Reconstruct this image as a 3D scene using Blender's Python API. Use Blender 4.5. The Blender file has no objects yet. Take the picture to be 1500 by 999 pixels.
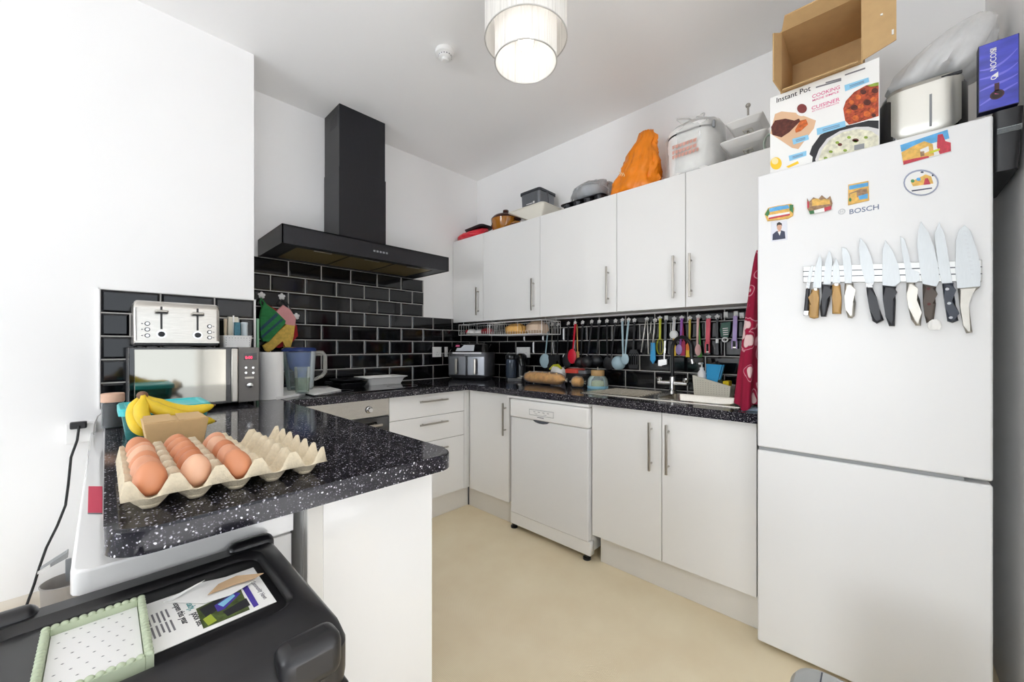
import bpy, bmesh, math, random
from mathutils import Vector, Matrix, noise
C = bpy.context.scene.collection
PI = math.pi
random.seed(7)
# ------------------------------------------------------------------ camera model (metres; camera over x=0,y=0)
CAM_H, FPX, V0 = 1.18, 569.67, 508.18
YAW = math.radians(46.42)
_c, _s = math.cos(YAW), math.sin(YAW)
def at(u, v, x=None, y=None, z=None):
    """point of the real plane x=, y= or z= that shows at photo position (u, v)"""
    t = (u - 750) / FPX
    r = (_s + t * _c, _c - t * _s, -(v - V0) / FPX)
    k = x / r[0] if x is not None else y / r[1] if y is not None else (z - CAM_H) / r[2]
    return Vector((r[0] * k, r[1] * k, r[2] * k + CAM_H))
# ------------------------------------------------------------------ materials
MATS = {}
def lin(h):
    h = h.lstrip('#'); o = []
    for i in (0, 2, 4):
        c = int(h[i:i+2], 16) / 255
        o.append(c / 12.92 if c <= .04045 else ((c + .055) / 1.055) ** 2.4)
    return (*o, 1)
def M(name, col, rough=.5, metal=0, coat=0, var=0, vscale=8, bump=0, bscale=40, emit=0, ior=1.5, trans=0, alpha=1, aniso=None, sheen=0, sub=0):
    m = bpy.data.materials.new(name); m.use_nodes = True
    nt = m.node_tree; b = nt.nodes['Principled BSDF']; L = nt.links.new
    c = lin(col)
    b.inputs['Base Color'].default_value = c
    b.inputs['Roughness'].default_value = rough
    b.inputs['Metallic'].default_value = metal
    b.inputs['IOR'].default_value = ior
    b.inputs['Coat Weight'].default_value = coat
    b.inputs['Coat Roughness'].default_value = .05
    b.inputs['Transmission Weight'].default_value = trans
    b.inputs['Alpha'].default_value = alpha
    if sheen: b.inputs['Sheen Weight'].default_value = sheen
    if sub:
        b.inputs['Subsurface Weight'].default_value = sub
        b.inputs['Subsurface Radius'].default_value = (.01, .006, .004)
    if emit:
        b.inputs['Emission Color'].default_value = c; b.inputs['Emission Strength'].default_value = emit
    tc = nt.nodes.new('ShaderNodeTexCoord')
    if var or aniso:
        mp = nt.nodes.new('ShaderNodeMapping'); L(tc.outputs['Object'], mp.inputs[0])
        mp.inputs['Scale'].default_value = aniso or (1, 1, 1)
        n = nt.nodes.new('ShaderNodeTexNoise'); n.inputs['Scale'].default_value = vscale; n.inputs['Detail'].default_value = 5
        L(mp.outputs[0], n.inputs['Vector'])
        r = nt.nodes.new('ShaderNodeMapRange'); L(n.outputs['Fac'], r.inputs[0])
        r.inputs[1].default_value = .25; r.inputs[2].default_value = .75
        r.inputs[3].default_value = 1 - var; r.inputs[4].default_value = 1 + var
        mx = nt.nodes.new('ShaderNodeVectorMath'); mx.operation = 'SCALE'
        mx.inputs[0].default_value = c[:3]; L(r.outputs[0], mx.inputs['Scale'])
        L(mx.outputs[0], b.inputs['Base Color'])
    if bump:
        n2 = nt.nodes.new('ShaderNodeTexNoise'); n2.inputs['Scale'].default_value = bscale; n2.inputs['Detail'].default_value = 4
        L(tc.outputs['Object'], n2.inputs['Vector'])
        bp = nt.nodes.new('ShaderNodeBump'); bp.inputs['Strength'].default_value = bump; bp.inputs['Distance'].default_value = .004
        L(n2.outputs['Fac'], bp.inputs['Height']); L(bp.outputs[0], b.inputs['Normal'])
    MATS[name] = m
    return m
def ramp(nt, stops, interp='LINEAR'):
    r = nt.nodes.new('ShaderNodeValToRGB'); r.color_ramp.interpolation = interp
    e = r.color_ramp.elements
    while len(e) < len(stops): e.new(.5)
    for el, (p, c) in zip(e, stops): el.position = p; el.color = lin(c)
    return r

wall_m = M('wall_paint', '#f4f3f2', .75, bump=.04, bscale=220, var=.012, vscale=1.5)
ceil_m = M('ceiling_paint', '#f6f5f4', .8, bump=.03, bscale=200, var=.01, vscale=1.2)
gloss_white = M('gloss_white_door', '#edecea', .1, coat=.5, var=.008, vscale=3)
carcass = M('white_melamine', '#e6e5e3', .4, var=.01)
plinth_m = M('white_plinth', '#e4e1db', .35, var=.015)
fridge_m = M('fridge_enamel', '#e9e9e9', .34, coat=.0, var=.008, vscale=2, bump=.02, bscale=90)
grey_plastic = M('grey_plastic', '#8f9193', .45, var=.04)
dark_gap = M('dark_recess', '#4c4f58', .6, var=.05)
steel = M('brushed_steel', '#c3bfb8', .27, 1, var=.1, vscale=30, aniso=(1, 1, 18))
steel_h = M('steel_handle', '#b5b0a8', .3, 1, var=.06, vscale=30, aniso=(1, 30, 30))
chrome = M('chrome', '#dcdcdc', .08, 1, var=.02)
knife_steel = M('knife_handle_steel', '#b4b0a8', .36, .9, var=.06, vscale=30)
blade_m = M('blade_steel', '#c6cacc', .42, .45, var=.04, vscale=40, aniso=(1, 12, 1))
sink_m = M('sink_steel', '#c9c4ba', .24, 1, var=.08, vscale=60, aniso=(1, 8, 1))
black_plastic = M('black_plastic', '#1c1c1f', .42, var=.1, vscale=20)
black_gloss = M('black_gloss', '#08080a', .06, coat=.6, var=.1)
black_satin = M('black_satin_metal', '#26262a', .34, .35, var=.08, vscale=12, aniso=(14, 14, 1))
grout_m = M('grout', '#b1aeaa', .85, var=.05, vscale=60)
tile_m = M('black_tile_glaze', '#0e0e11', .07, coat=.12, var=.15, vscale=7)
tile_m.node_tree.nodes['Principled BSDF'].inputs['Specular IOR Level'].default_value = .4
oven_glass = M('oven_glass', '#0b0a0a', .05, coat=.6, var=.1)
brass_mesh = M('filter_mesh', '#8d7c4f', .45, .7, var=.15, vscale=300)
kraft = M('kraft_card', '#c4a272', .8, var=.05, vscale=30, bump=.05, bscale=150)
kraft_in = M('kraft_inside', '#8d6f47', .85, var=.05, vscale=30)
kraft_pale = M('pale_kraft_box', '#caa878', .75, var=.04, vscale=60)
pulp = M('egg_tray_pulp', '#d6c8ad', .92, var=.08, vscale=160, bump=.35, bscale=260)
egg_m = M('brown_eggshell', '#cf8a63', .5, var=.07, vscale=14, bump=.04, bscale=500, sub=.08)
egg_m3 = M('pale_eggshell', '#dfae8e', .5, var=.05, vscale=14, sub=.08)
egg_m4 = M('deep_eggshell', '#c27a52', .5, var=.08, vscale=14, sub=.08)
egg_m2 = M('tan_eggshell', '#d79a78', .5, var=.07, vscale=14, bump=.04, bscale=500, sub=.08)
banana_m = M('banana_skin', '#e8c62c', .5, var=.12, vscale=24)
banana_tip = M('banana_stem', '#7c5b45', .7, var=.2, vscale=40)
paper_w = M('white_paper', '#efeeeb', .8, var=.01)
cloth_w = M('white_cloth', '#e9e8e6', .95, var=.02, bump=.2, bscale=200)
teal_lid = M('teal_lid', '#2fb9bd', .35, var=.05)
wood_m = M('pale_wood', '#c7a06c', .55, var=.15, vscale=18, aniso=(1, 1, .15))
wood_handle = M('wooden_handle', '#b99258', .5, var=.22, vscale=60, aniso=(1, 1, .12))
brown_handle = M('brown_handle', '#59504a', .6, var=.1)
black_handle = M('black_handle', '#24252b', .4, var=.06)
navy_handle = M('navy_handle', '#2b3240', .35, var=.06)
white_plastic = M('white_plastic', '#efeeec', .35, var=.01)
cream_plastic = M('cream_plastic', '#d8d3c2', .5, var=.02)
red_m = M('red_plastic', '#cf1230', .4, var=.05)
red_bag_m = M('red_bag', '#dc2336', .35, var=.12, vscale=25)
orange_bag_m = M('orange_bag', '#f48a12', .35, var=.14, vscale=12, bump=.3, bscale=30)
towel_m = M('green_tray', '#b7c2a6', .45, var=.04)
amber = M('amber_glass', '#8a4a12', .08, trans=.75, ior=1.45, var=.1)
amber_dark = M('dark_amber_glass', '#4a231b', .1, trans=.3, var=.1)
ptan = M('pot_amber', '#a86a1c', .15, coat=.5, var=.25, vscale=20, aniso=(3, 3, .3))
blue_grey = M('pale_blue_silicone', '#a9c2cb', .5, var=.03)
black_util = M('black_nylon', '#1f2023', .45, var=.08)
yellow_m = M('yellow_silicone', '#f0c31c', .45, var=.05)
ygreen_m = M('lime_silicone', '#c8c92c', .45, var=.05)
orange_m = M('orange_silicone', '#f07a1a', .45, var=.05)
purple_m = M('purple_silicone', '#9a4fb0', .45, var=.05)
lilac_m = M('lilac_plastic', '#b9a0d8', .45, var=.04)
magenta_m = M('magenta_silicone', '#b0124e', .45, var=.05)
pink_m = M('pink_silicone', '#e8b9b4', .5, var=.04)
coral_m = M('coral_plastic', '#e0485e', .4, var=.04)
green_m = M('green_silicone', '#4f9a3a', .5, var=.06)
dkgreen_m = M('dark_green_plastic', '#2c5a4a', .5, var=.06)
blue_m = M('blue_silicone', '#2f9bd0', .42, var=.05)
mitt_green = M('green_cotton', '#2f7a45', .95, var=.25, vscale=30, bump=.3, bscale=120, aniso=(1, 1, 3))
mitt_navy = M('navy_stripe_cotton', '#2e4a5c', .95, var=.2, vscale=30)
mitt_pink = M('pink_cotton', '#d99a9a', .95, var=.06, bump=.2, bscale=120)
mitt_yellow = M('yellow_print_cotton', '#d8b256', .95, var=.22, vscale=60, bump=.2, bscale=120)
mitt_red = M('red_cotton', '#a3222a', .95, var=.12, bump=.2, bscale=120)
strap_green = M('green_ribbon', '#5f8f4a', .9, var=.2, vscale=50)
ink = M('dark_ink', '#26262b', .6, var=.05)
ink_grey = M('grey_ink', '#7d7b80', .7, var=.05)
ink_pink = M('pink_ink', '#d8608e', .6, var=.05)
ink_blue = M('label_blue', '#8cc7e6', .6, var=.03)
ink_purple = M('purple_ink', '#4a3a9a', .6, var=.05)
ink_teal = M('teal_ink', '#4c8f8f', .6, var=.05)
logo_blue = M('logo_grey_blue', '#6a7690', .4, var=.03)
mw_grey = M('microwave_grey', '#6e6a66', .35, .4, var=.04)
dig_red = M('red_digits', '#ff2a55', .4, emit=2.5)
bulb_m = M('lamp_bulb', '#fff6ea', .4, emit=4)
trolley_m = M('black_trolley_plastic', '#171619', .34, coat=.1, var=.12, vscale=9)
trolley_dk = M('black_trolley_recess', '#131214', .33, coat=.2, var=.12, vscale=9)
clear_drawer = M('frosted_drawer', '#4a484c', .25, var=.1, vscale=5)
baseboard_m = M('cream_skirting', '#d8cfc0', .5, var=.04)
cord_m = M('black_cord', '#161618', .5, var=.05)
crust = M('bread_crust', '#e0ae62', .75, var=.28, vscale=28, bump=.3, bscale=60)
bread_pale = M('bread_score', '#e3bd7c', .8, var=.12, vscale=40)
food_brown = M('roast_meat', '#5c2c22', .7, var=.5, vscale=90)
food_orange = M('chopped_carrot', '#c9652c', .7, var=.5, vscale=90)
food_rice = M('creamed_potato', '#dbd8c2', .7, var=.3, vscale=70)
food_green = M('herb_green', '#8aa23e', .7, var=.3, vscale=70)
sauce = M('red_sauce', '#7a2c28', .5, var=.1)
board_pr = M('printed_board', '#dcb490', .6, var=.08)
sky_pr = M('printed_sky', '#5aa8dc', .5, var=.2, vscale=60)
sand_pr = M('printed_sand', '#e2b45a', .5, var=.25, vscale=90)
red_pr = M('printed_red', '#c23a4a', .5, var=.3, vscale=120)
green_pr = M('printed_green', '#3a7a44', .5, var=.25, vscale=90)
white_pr = M('printed_white', '#ecebe8', .5, var=.02)
brown_pr = M('printed_brown', '#9a7a5c', .5, var=.4, vscale=130)
skin_pr = M('printed_skin', '#d8ab92', .6, var=.03)
navy_pr = M('printed_navy', '#3c4258', .6, var=.08)
blue_box = M('violet_blue_print', '#4a50c0', .35, coat=.4, var=.35, vscale=6, aniso=(1, 2, 6))
sponge_y = M('yellow_sponge', '#dcbf1e', .95, var=.1, bump=.4, bscale=180)
scourer = M('green_scourer', '#2f3a2c', .95, var=.2, bump=.4, bscale=180)
green_bits = M('green_glass_pattern', '#7d8f78', .5, var=.6, vscale=160)

def glass(name, col='#ffffff', rough=.02, mixf=.82, tint=None):
    """thin clear wall: mostly see-through with a glossy skin, cheap and noise free"""
    m = bpy.data.materials.new(name); m.use_nodes = True; nt = m.node_tree; nt.nodes.clear(); L = nt.links.new
    out = nt.nodes.new('ShaderNodeOutputMaterial'); tr = nt.nodes.new('ShaderNodeBsdfTransparent'); tr.inputs[0].default_value = lin(col)
    pr = nt.nodes.new('ShaderNodeBsdfPrincipled'); pr.inputs['Base Color'].default_value = lin(tint or col); pr.inputs['Roughness'].default_value = rough
    tc = nt.nodes.new('ShaderNodeTexCoord'); n = nt.nodes.new('ShaderNodeTexNoise'); n.inputs['Scale'].default_value = 14; n.inputs['Detail'].default_value = 4
    L(tc.outputs['Object'], n.inputs['Vector'])
    fr = nt.nodes.new('ShaderNodeFresnel'); fr.inputs[0].default_value = 1.45
    ad = nt.nodes.new('ShaderNodeMath'); ad.operation = 'MULTIPLY_ADD'; L(n.outputs['Fac'], ad.inputs[0]); ad.inputs[1].default_value = .5 * (1 - mixf); ad.inputs[2].default_value = .75 * (1 - mixf)
    ad2 = nt.nodes.new('ShaderNodeMath'); ad2.operation = 'ADD'; ad2.use_clamp = True; L(ad.outputs[0], ad2.inputs[0]); L(fr.outputs[0], ad2.inputs[1])
    mx = nt.nodes.new('ShaderNodeMixShader'); L(ad2.outputs[0], mx.inputs[0]); L(tr.outputs[0], mx.inputs[1]); L(pr.outputs[0], mx.inputs[2]); L(mx.outputs[0], out.inputs[0])
    MATS[name] = m; return m
clear_glass = glass('clear_glass', '#f8fbfb', .02, .965)
jar_blue = glass('blue_tinted_glass', '#f0f6f6', .05, .84, '#dfeaea')
jug_blue = glass('blue_clear_plastic', '#a9bdee', .1, .6, '#6f92dc')
jug_dark = glass('dark_blue_plastic', '#4a5c9a', .12, .45, '#3c4d8c')
teal_glass = glass('teal_clear_box', '#a6dcd8', .08, .75, '#5cb8b8')
cling = glass('cling_film', '#f4f3ef', .12, .72, '#dedcd6')
bag_clear = glass('milky_plastic_bag', '#fdfdfc', .25, .72, '#fbfbfa')

def granite():
    m = bpy.data.materials.new('speckled_black_worktop'); m.use_nodes = True; nt = m.node_tree; L = nt.links.new
    b = nt.nodes['Principled BSDF']; b.inputs['Roughness'].default_value = .1; b.inputs['Specular IOR Level'].default_value = .36
    tc = nt.nodes.new('ShaderNodeTexCoord')
    def flecks(scale, r0, r1, seed, keep):
        mp = nt.nodes.new('ShaderNodeMapping'); mp.inputs['Location'].default_value = (seed, seed * 2, seed * 3); L(tc.outputs['Object'], mp.inputs[0])
        nz = nt.nodes.new('ShaderNodeTexNoise'); nz.inputs['Scale'].default_value = scale * 1.5; L(mp.outputs[0], nz.inputs['Vector'])
        av = nt.nodes.new('ShaderNodeVectorMath'); av.operation = 'MULTIPLY_ADD'; L(nz.outputs['Color'], av.inputs[0]); av.inputs[1].default_value = (.6 / scale,) * 3; L(mp.outputs[0], av.inputs[2])
        v = nt.nodes.new('ShaderNodeTexVoronoi'); v.inputs['Scale'].default_value = scale; L(av.outputs[0], v.inputs['Vector'])
        d = nt.nodes.new('ShaderNodeMapRange'); L(v.outputs['Distance'], d.inputs[0]); d.inputs[1].default_value = r0; d.inputs[2].default_value = r1; d.inputs[3].default_value = 1; d.inputs[4].default_value = 0
        sp = nt.nodes.new('ShaderNodeSeparateColor'); L(v.outputs['Color'], sp.inputs[0])
        g = nt.nodes.new('ShaderNodeMapRange'); L(sp.outputs[0], g.inputs[0]); g.inputs[1].default_value = keep; g.inputs[2].default_value = 1.0; g.inputs[3].default_value = 0; g.inputs[4].default_value = 1
        g2 = nt.nodes.new('ShaderNodeMath'); g2.operation = 'MULTIPLY'; L(d.outputs[0], g2.inputs[0]); L(g.outputs[0], g2.inputs[1])
        return g2
    f1, f2, f3 = flecks(190, .2, .32, 1.3, .45), flecks(300, .25, .4, 4.1, .3), flecks(112, .15, .23, 7.7, .58)
    def mixc(fac, a, colr, k):
        mm = nt.nodes.new('ShaderNodeMath'); mm.operation = 'MULTIPLY'; mm.use_clamp = True; L(fac.outputs[0], mm.inputs[0]); mm.inputs[1].default_value = k
        x = nt.nodes.new('ShaderNodeMix'); x.data_type = 'RGBA'; L(mm.outputs[0], x.inputs[0])
        if isinstance(a, str): x.inputs[6].default_value = lin(a)
        else: L(a, x.inputs[6])
        x.inputs[7].default_value = lin(colr); return x.outputs[2]
    c = mixc(f2, '#1b1a20', '#6a6270', .8); c = mixc(f1, c, '#c9c6d0', 1.3); c = mixc(f3, c, '#f2f0f5', 1.8)
    L(c, b.inputs['Base Color']); MATS['granite'] = m; return m
granite_m = granite()
def floor_mat():
    m = bpy.data.materials.new('cream_vinyl_floor'); m.use_nodes = True; nt = m.node_tree; L = nt.links.new
    b = nt.nodes['Principled BSDF']; b.inputs['Roughness'].default_value = .55
    tc = nt.nodes.new('ShaderNodeTexCoord')
    n = nt.nodes.new('ShaderNodeTexNoise'); n.inputs['Scale'].default_value = 5; n.inputs['Detail'].default_value = 8; L(tc.outputs['Object'], n.inputs['Vector'])
    r = ramp(nt, [(.3, '#f1e0be'), (.7, '#f8eaca')]); L(n.outputs['Fac'], r.inputs[0])
    w = nt.nodes.new('ShaderNodeTexWave'); w.inputs['Scale'].default_value = 55; w.inputs['Distortion'].default_value = .4; L(tc.outputs['Object'], w.inputs['Vector'])
    bp = nt.nodes.new('ShaderNodeBump'); bp.inputs['Strength'].default_value = .25; bp.inputs['Distance'].default_value = .002; L(w.outputs['Fac'], bp.inputs['Height']); L(bp.outputs[0], b.inputs['Normal'])
    mx = nt.nodes.new('ShaderNodeMix'); mx.data_type = 'RGBA'; mx.blend_type = 'MULTIPLY'; mx.inputs[0].default_value = .1; L(r.outputs[0], mx.inputs[6]); L(w.outputs['Color'], mx.inputs[7])
    L(mx.outputs[2], b.inputs['Base Color']); return m
floor_m = floor_mat()
def string_mat():
    m = bpy.data.materials.new('white_string_shade'); m.use_nodes = True; nt = m.node_tree; nt.nodes.clear(); L = nt.links.new
    out = nt.nodes.new('ShaderNodeOutputMaterial'); d = nt.nodes.new('ShaderNodeBsdfDiffuse'); d.inputs[0].default_value = lin('#ebe9e5'); t = nt.nodes.new('ShaderNodeBsdfTranslucent'); t.inputs[0].default_value = lin('#ebe9e5')
    mx = nt.nodes.new('ShaderNodeMixShader'); mx.inputs[0].default_value = .3; L(d.outputs[0], mx.inputs[1]); L(t.outputs[0], mx.inputs[2])
    tc = nt.nodes.new('ShaderNodeTexCoord'); g = nt.nodes.new('ShaderNodeTexNoise'); mp = nt.nodes.new('ShaderNodeMapping'); mp.inputs['Scale'].default_value = (1, 1, .02); L(tc.outputs['Object'], mp.inputs[0]); L(mp.outputs[0], g.inputs['Vector']); g.inputs['Scale'].default_value = 160; g.inputs['Detail'].default_value = 2
    r = nt.nodes.new('ShaderNodeMapRange'); L(g.outputs['Fac'], r.inputs[0]); r.inputs[1].default_value = .52; r.inputs[2].default_value = .72; r.inputs[3].default_value = 0; r.inputs[4].default_value = .22
    tr = nt.nodes.new('ShaderNodeBsdfTransparent'); m2 = nt.nodes.new('ShaderNodeMixShader'); L(r.outputs[0], m2.inputs[0]); L(mx.outputs[0], m2.inputs[1]); L(tr.outputs[0], m2.inputs[2]); L(m2.outputs[0], out.inputs[0])
    return m
string_m = string_mat()
def towel_mat():
    m = bpy.data.materials.new('red_flower_towel'); m.use_nodes = True; nt = m.node_tree; L = nt.links.new
    b = nt.nodes['Principled BSDF']; b.inputs['Roughness'].default_value = .95
    tc = nt.nodes.new('ShaderNodeTexCoord'); n = nt.nodes.new('ShaderNodeTexNoise'); n.inputs['Scale'].default_value = 9; L(tc.outputs['Object'], n.inputs['Vector'])
    av = nt.nodes.new('ShaderNodeVectorMath'); av.operation = 'MULTIPLY_ADD'; L(n.outputs['Color'], av.inputs[0]); av.inputs[1].default_value = (.09,) * 3; L(tc.outputs['Object'], av.inputs[2])
    v = nt.nodes.new('ShaderNodeTexVoronoi'); v.inputs['Scale'].default_value = 11; L(av.outputs[0], v.inputs['Vector'])
    r = ramp(nt, [(0, '#e8c9c8'), (.3, '#e8c9c8'), (.33, '#9a1038'), (.42, '#a8163f'), (.44, '#dfa2ae'), (.47, '#920e34')], 'LINEAR'); L(v.outputs['Distance'], r.inputs[0])
    L(r.outputs[0], b.inputs['Base Color']); return m
tea_towel_m = towel_mat()

# ------------------------------------------------------------------ mesh builder
class MB:
    def __init__(s, m=None):
        s.bm = bmesh.new(); s.mats = []; s.mi = 0; s.T = Matrix()
        if m: s.mat(m)
    def mat(s, m):
        if m not in s.mats: s.mats.append(m)
        s.mi = s.mats.index(m); return s
    def add(s, verts, faces, flat=()):
        vs = [s.bm.verts.new(s.T @ Vector(v)) for v in verts]
        for k, f in enumerate(faces):
            if len(set(f)) < 3: continue
            try: fc = s.bm.faces.new([vs[i] for i in f]); fc.material_index = s.mi; fc.smooth = k not in flat
            except ValueError: pass
        return s
    def merge(s, b, nb=None):
        b.verts.ensure_lookup_table(); b.verts.index_update()
        s.add([v.co.copy() for v in b.verts], [[v.index for v in f.verts] for f in b.faces], {k for k, f in enumerate(b.faces) if f not in nb} if nb is not None else ()); b.free(); return s
    def box(s, x0, x1, y0, y1, z0, z1, b=0, seg=2):
        t = bmesh.new(); bmesh.ops.create_cube(t, size=1)
        for v in t.verts: v.co = Vector(((x0 + x1) / 2 + v.co.x * (x1 - x0), (y0 + y1) / 2 + v.co.y * (y1 - y0), (z0 + z1) / 2 + v.co.z * (z1 - z0)))
        nb = set(bmesh.ops.bevel(t, geom=list(t.edges), offset=b, segments=seg, profile=.5, affect='EDGES', clamp_overlap=True)['faces']) if b else set()
        return s.merge(t, nb)
    def hexa(s, bot, top, b=0, seg=2):
        """box from 4 bottom and 4 top corners"""
        t = bmesh.new(); v = [t.verts.new(p) for p in list(bot) + list(top)]
        for f in ((3, 2, 1, 0), (4, 5, 6, 7), (0, 1, 5, 4), (1, 2, 6, 5), (2, 3, 7, 6), (3, 0, 4, 7)): t.faces.new([v[i] for i in f])
        nb = set(bmesh.ops.bevel(t, geom=list(t.edges), offset=b, segments=seg, profile=.5, affect='EDGES', clamp_overlap=True)['faces']) if b else set()
        return s.merge(t, nb)
    def loft(s, rings, cap0=True, cap1=True, closed=True):
        n = len(rings[0]); vs = [p for r in rings for p in r]; fs = []
        for i in range(len(rings) - 1):
            for j in range(n if closed else n - 1):
                k = (j + 1) % n; fs.append((i * n + j, i * n + k, (i + 1) * n + k, (i + 1) * n + j))
        if cap0: fs.append(tuple(range(n - 1, -1, -1)))
        if cap1: fs.append(tuple((len(rings) - 1) * n + j for j in range(n)))
        return s.add(vs, fs)
    def lathe(s, prof, c=(0, 0, 0), n=32, cap0=True, cap1=True):
        c = Vector(c)
        return s.loft([[c + Vector((max(r, 1e-5) * math.cos(2 * PI * j / n), max(r, 1e-5) * math.sin(2 * PI * j / n), z)) for j in range(n)] for r, z in prof], cap0, cap1)
    def tube(s, pts, r, n=10, caps=True, closed=False):
        pts = [Vector(p) for p in pts]; rr = r if isinstance(r, (list, tuple)) else [r] * len(pts)
        rings = []; N = len(pts); prev = None
        for i, p in enumerate(pts):
            d = (pts[(i + 1) % N] - pts[i - 1]) if closed or 0 < i < N - 1 else (pts[1] - p if i == 0 else p - pts[i - 1])
            d = d.normalized()
            if prev is None:
                a = d.orthogonal().normalized()
            else:
                a = (prev - d * prev.dot(d)); a = a.normalized() if a.length > 1e-6 else d.orthogonal().normalized()
            prev = a; b = d.cross(a)
            rings.append([p + (a * math.cos(2 * PI * j / n) + b * math.sin(2 * PI * j / n)) * rr[i] for j in range(n)])
        if closed: rings.append(rings[0]); return s.loft(rings, False, False)
        return s.loft(rings, caps, caps)
    def cyl(s, p0, p1, r, r1=None, n=20): return s.tube([p0, p1], [r, r if r1 is None else r1], n)
    def prism(s, poly, off, b=0, seg=2):
        """closed polygon (3D points) extruded along off"""
        off = Vector(off); t = bmesh.new(); P = [Vector(p) for p in poly]; n = len(P)
        a = [t.verts.new(p) for p in P]; c = [t.verts.new(p + off) for p in P]
        f0 = t.faces.new(a); f1 = t.faces.new(c[::-1])
        for i in range(n): t.faces.new([a[i], c[i], c[(i + 1) % n], a[(i + 1) % n]])
        nb = set()
        if b:
            es = [e for e in t.edges if (e.verts[0] in c and e.verts[1] in c)]
            caps = {f0}
            nb = set(bmesh.ops.bevel(t, geom=es, offset=b, segments=seg, profile=.5, affect='EDGES', clamp_overlap=True)['faces'])
        t.normal_update(); big = [f for f in t.faces if len(f.verts) > 4]
        od = Vector(off).normalized(); flat_n = [f for f in t.faces if abs(f.normal.dot(od)) > .999]
        bmesh.ops.triangulate(t, faces=big)
        t.normal_update(); side = {f for f in t.faces if abs(f.normal.dot(od)) < .999}
        return s.merge(t, side)
    def ball(s, c, r, n=20, sc=(1, 1, 1), m=12):
        c = Vector(c); rings = []
        for i in range(m + 1):
            th = PI * i / m; q = max(math.sin(th), 1e-4)
            rings.append([c + Vector((r * sc[0] * q * math.cos(2 * PI * j / n), r * sc[1] * q * math.sin(2 * PI * j / n), -r * sc[2] * math.cos(th))) for j in range(n)])
        return s.loft(rings)
    def text(s, txt, size, o, ex, ey, ez=None, depth=.0004, align='LEFT', bold=0):
        cu = bpy.data.curves.new('t', 'FONT'); cu.body = txt; cu.size = 1; cu.align_x = align; cu.resolution_u = 3; cu.offset = bold; cu.extrude = depth / size
        ob = bpy.data.objects.new('t', cu); C.objects.link(ob); bpy.context.view_layer.update()
        me = bpy.data.meshes.new_from_object(ob.evaluated_get(bpy.context.evaluated_depsgraph_get()))
        ex = Vector(ex).normalized(); ey = Vector(ey).normalized(); ez = ex.cross(ey); o = Vector(o)
        s.add([o + ex * v.co.x * size + ey * v.co.y * size + ez * v.co.z * size for v in me.vertices], [list(p.vertices) for p in me.polygons])
        bpy.data.objects.remove(ob); bpy.data.curves.remove(cu); bpy.data.meshes.remove(me); return s
    def build(s, name, parent=None, local=False, sharp=38):
        me = bpy.data.meshes.new(name)
        o = bpy.data.objects.new(name, me); C.objects.link(o)
        if parent is not None:
            o.parent = parent
            if not local:
                base = Vector(); p = parent
                while p is not None: base += p.location; p = p.parent
                for v in s.bm.verts: v.co -= base
        bmesh.ops.remove_doubles(s.bm, verts=s.bm.verts, dist=1e-6)
        bmesh.ops.recalc_face_normals(s.bm, faces=s.bm.faces)
        s.bm.faces.ensure_lookup_table(); sm_ = [f.smooth for f in s.bm.faces]
        s.bm.to_mesh(me); s.bm.free()
        for m in s.mats: me.materials.append(m)
        me.set_sharp_from_angle(angle=math.radians(sharp)); me.polygons.foreach_set('use_smooth', sm_); me.update()
        return o
def tag(o, label, cat, group=None, kind=None):
    o['label'] = label; o['category'] = cat
    if group: o['group'] = group
    if kind: o['kind'] = kind
    return o
def thing(name, label, cat, loc=(0, 0, 0), rz=0, group=None):
    o = bpy.data.objects.new(name, None); C.objects.link(o); o.location = loc; o.rotation_euler = (0, 0, rz); o.empty_display_size = .05
    return tag(o, label, cat, group)
def single(mb, name, label, cat, loc=None, group=None):
    """a thing that is one mesh; origin moved to loc"""
    if loc is not None:
        L = Vector(loc)
        for v in mb.bm.verts: v.co -= L
    o = mb.build(name)
    if loc is not None: o.location = loc
    return tag(o, label, cat, group)
def struct(mb, name, label=None):
    o = mb.build(name); o['kind'] = 'structure'
    if label: o['label'] = label; o['category'] = name.split('_')[0]
    return o
def dup(root, loc, label=None, rz=None, scale=None):
    r = root.copy(); C.objects.link(r); r.location = loc
    if label: r['label'] = label
    if rz is not None: r.rotation_euler = (0, 0, rz)
    if scale: r.scale = scale
    for ch in root.children:
        c = ch.copy(); C.objects.link(c); c.parent = r
        for g in ch.children:
            d = g.copy(); C.objects.link(d); d.parent = c
    return r
def ell(c, rx, ry, ax, ay, n=24, a0=0, a1=2 * PI):
    c = Vector(c); ax = Vector(ax); ay = Vector(ay)
    full = abs(a1 - a0 - 2 * PI) < 1e-6; k = n if full else n - 1
    return [c + ax * rx * math.cos(a0 + (a1 - a0) * i / k) + ay * ry * math.sin(a0 + (a1 - a0) * i / k) for i in range(n)]
def rrect(x0, x1, y0, y1, r, z, n=6):
    P = []
    for cx, cy, a in ((x1 - r, y1 - r, 0), (x0 + r, y1 - r, PI / 2), (x0 + r, y0 + r, PI), (x1 - r, y0 + r, 1.5 * PI)):
        for i in range(n + 1): P.append(Vector((cx + r * math.cos(a + PI / 2 * i / n), cy + r * math.sin(a + PI / 2 * i / n), z)))
    return P
def blob_bag(mb, spec, n=40, folds=7, amp=.12, seed=0):
    """soft bag: spec = [(z, cx, cy, rx, ry)], side creased by noise"""
    rings = []
    for z, cx, cy, rx, ry in spec:
        ring = []
        for j in range(n):
            a = 2 * PI * j / n
            k = 1 + amp * (noise.noise((math.cos(a) * folds / 2, math.sin(a) * folds / 2, z * 14 + seed)) + .5 * noise.noise((math.cos(a) * folds, math.sin(a) * folds, z * 40 + seed * 3)))
            ring.append(Vector((cx + rx * k * math.cos(a), cy + ry * k * math.sin(a), z)))
        rings.append(ring)
    return mb.loft(rings)
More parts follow.
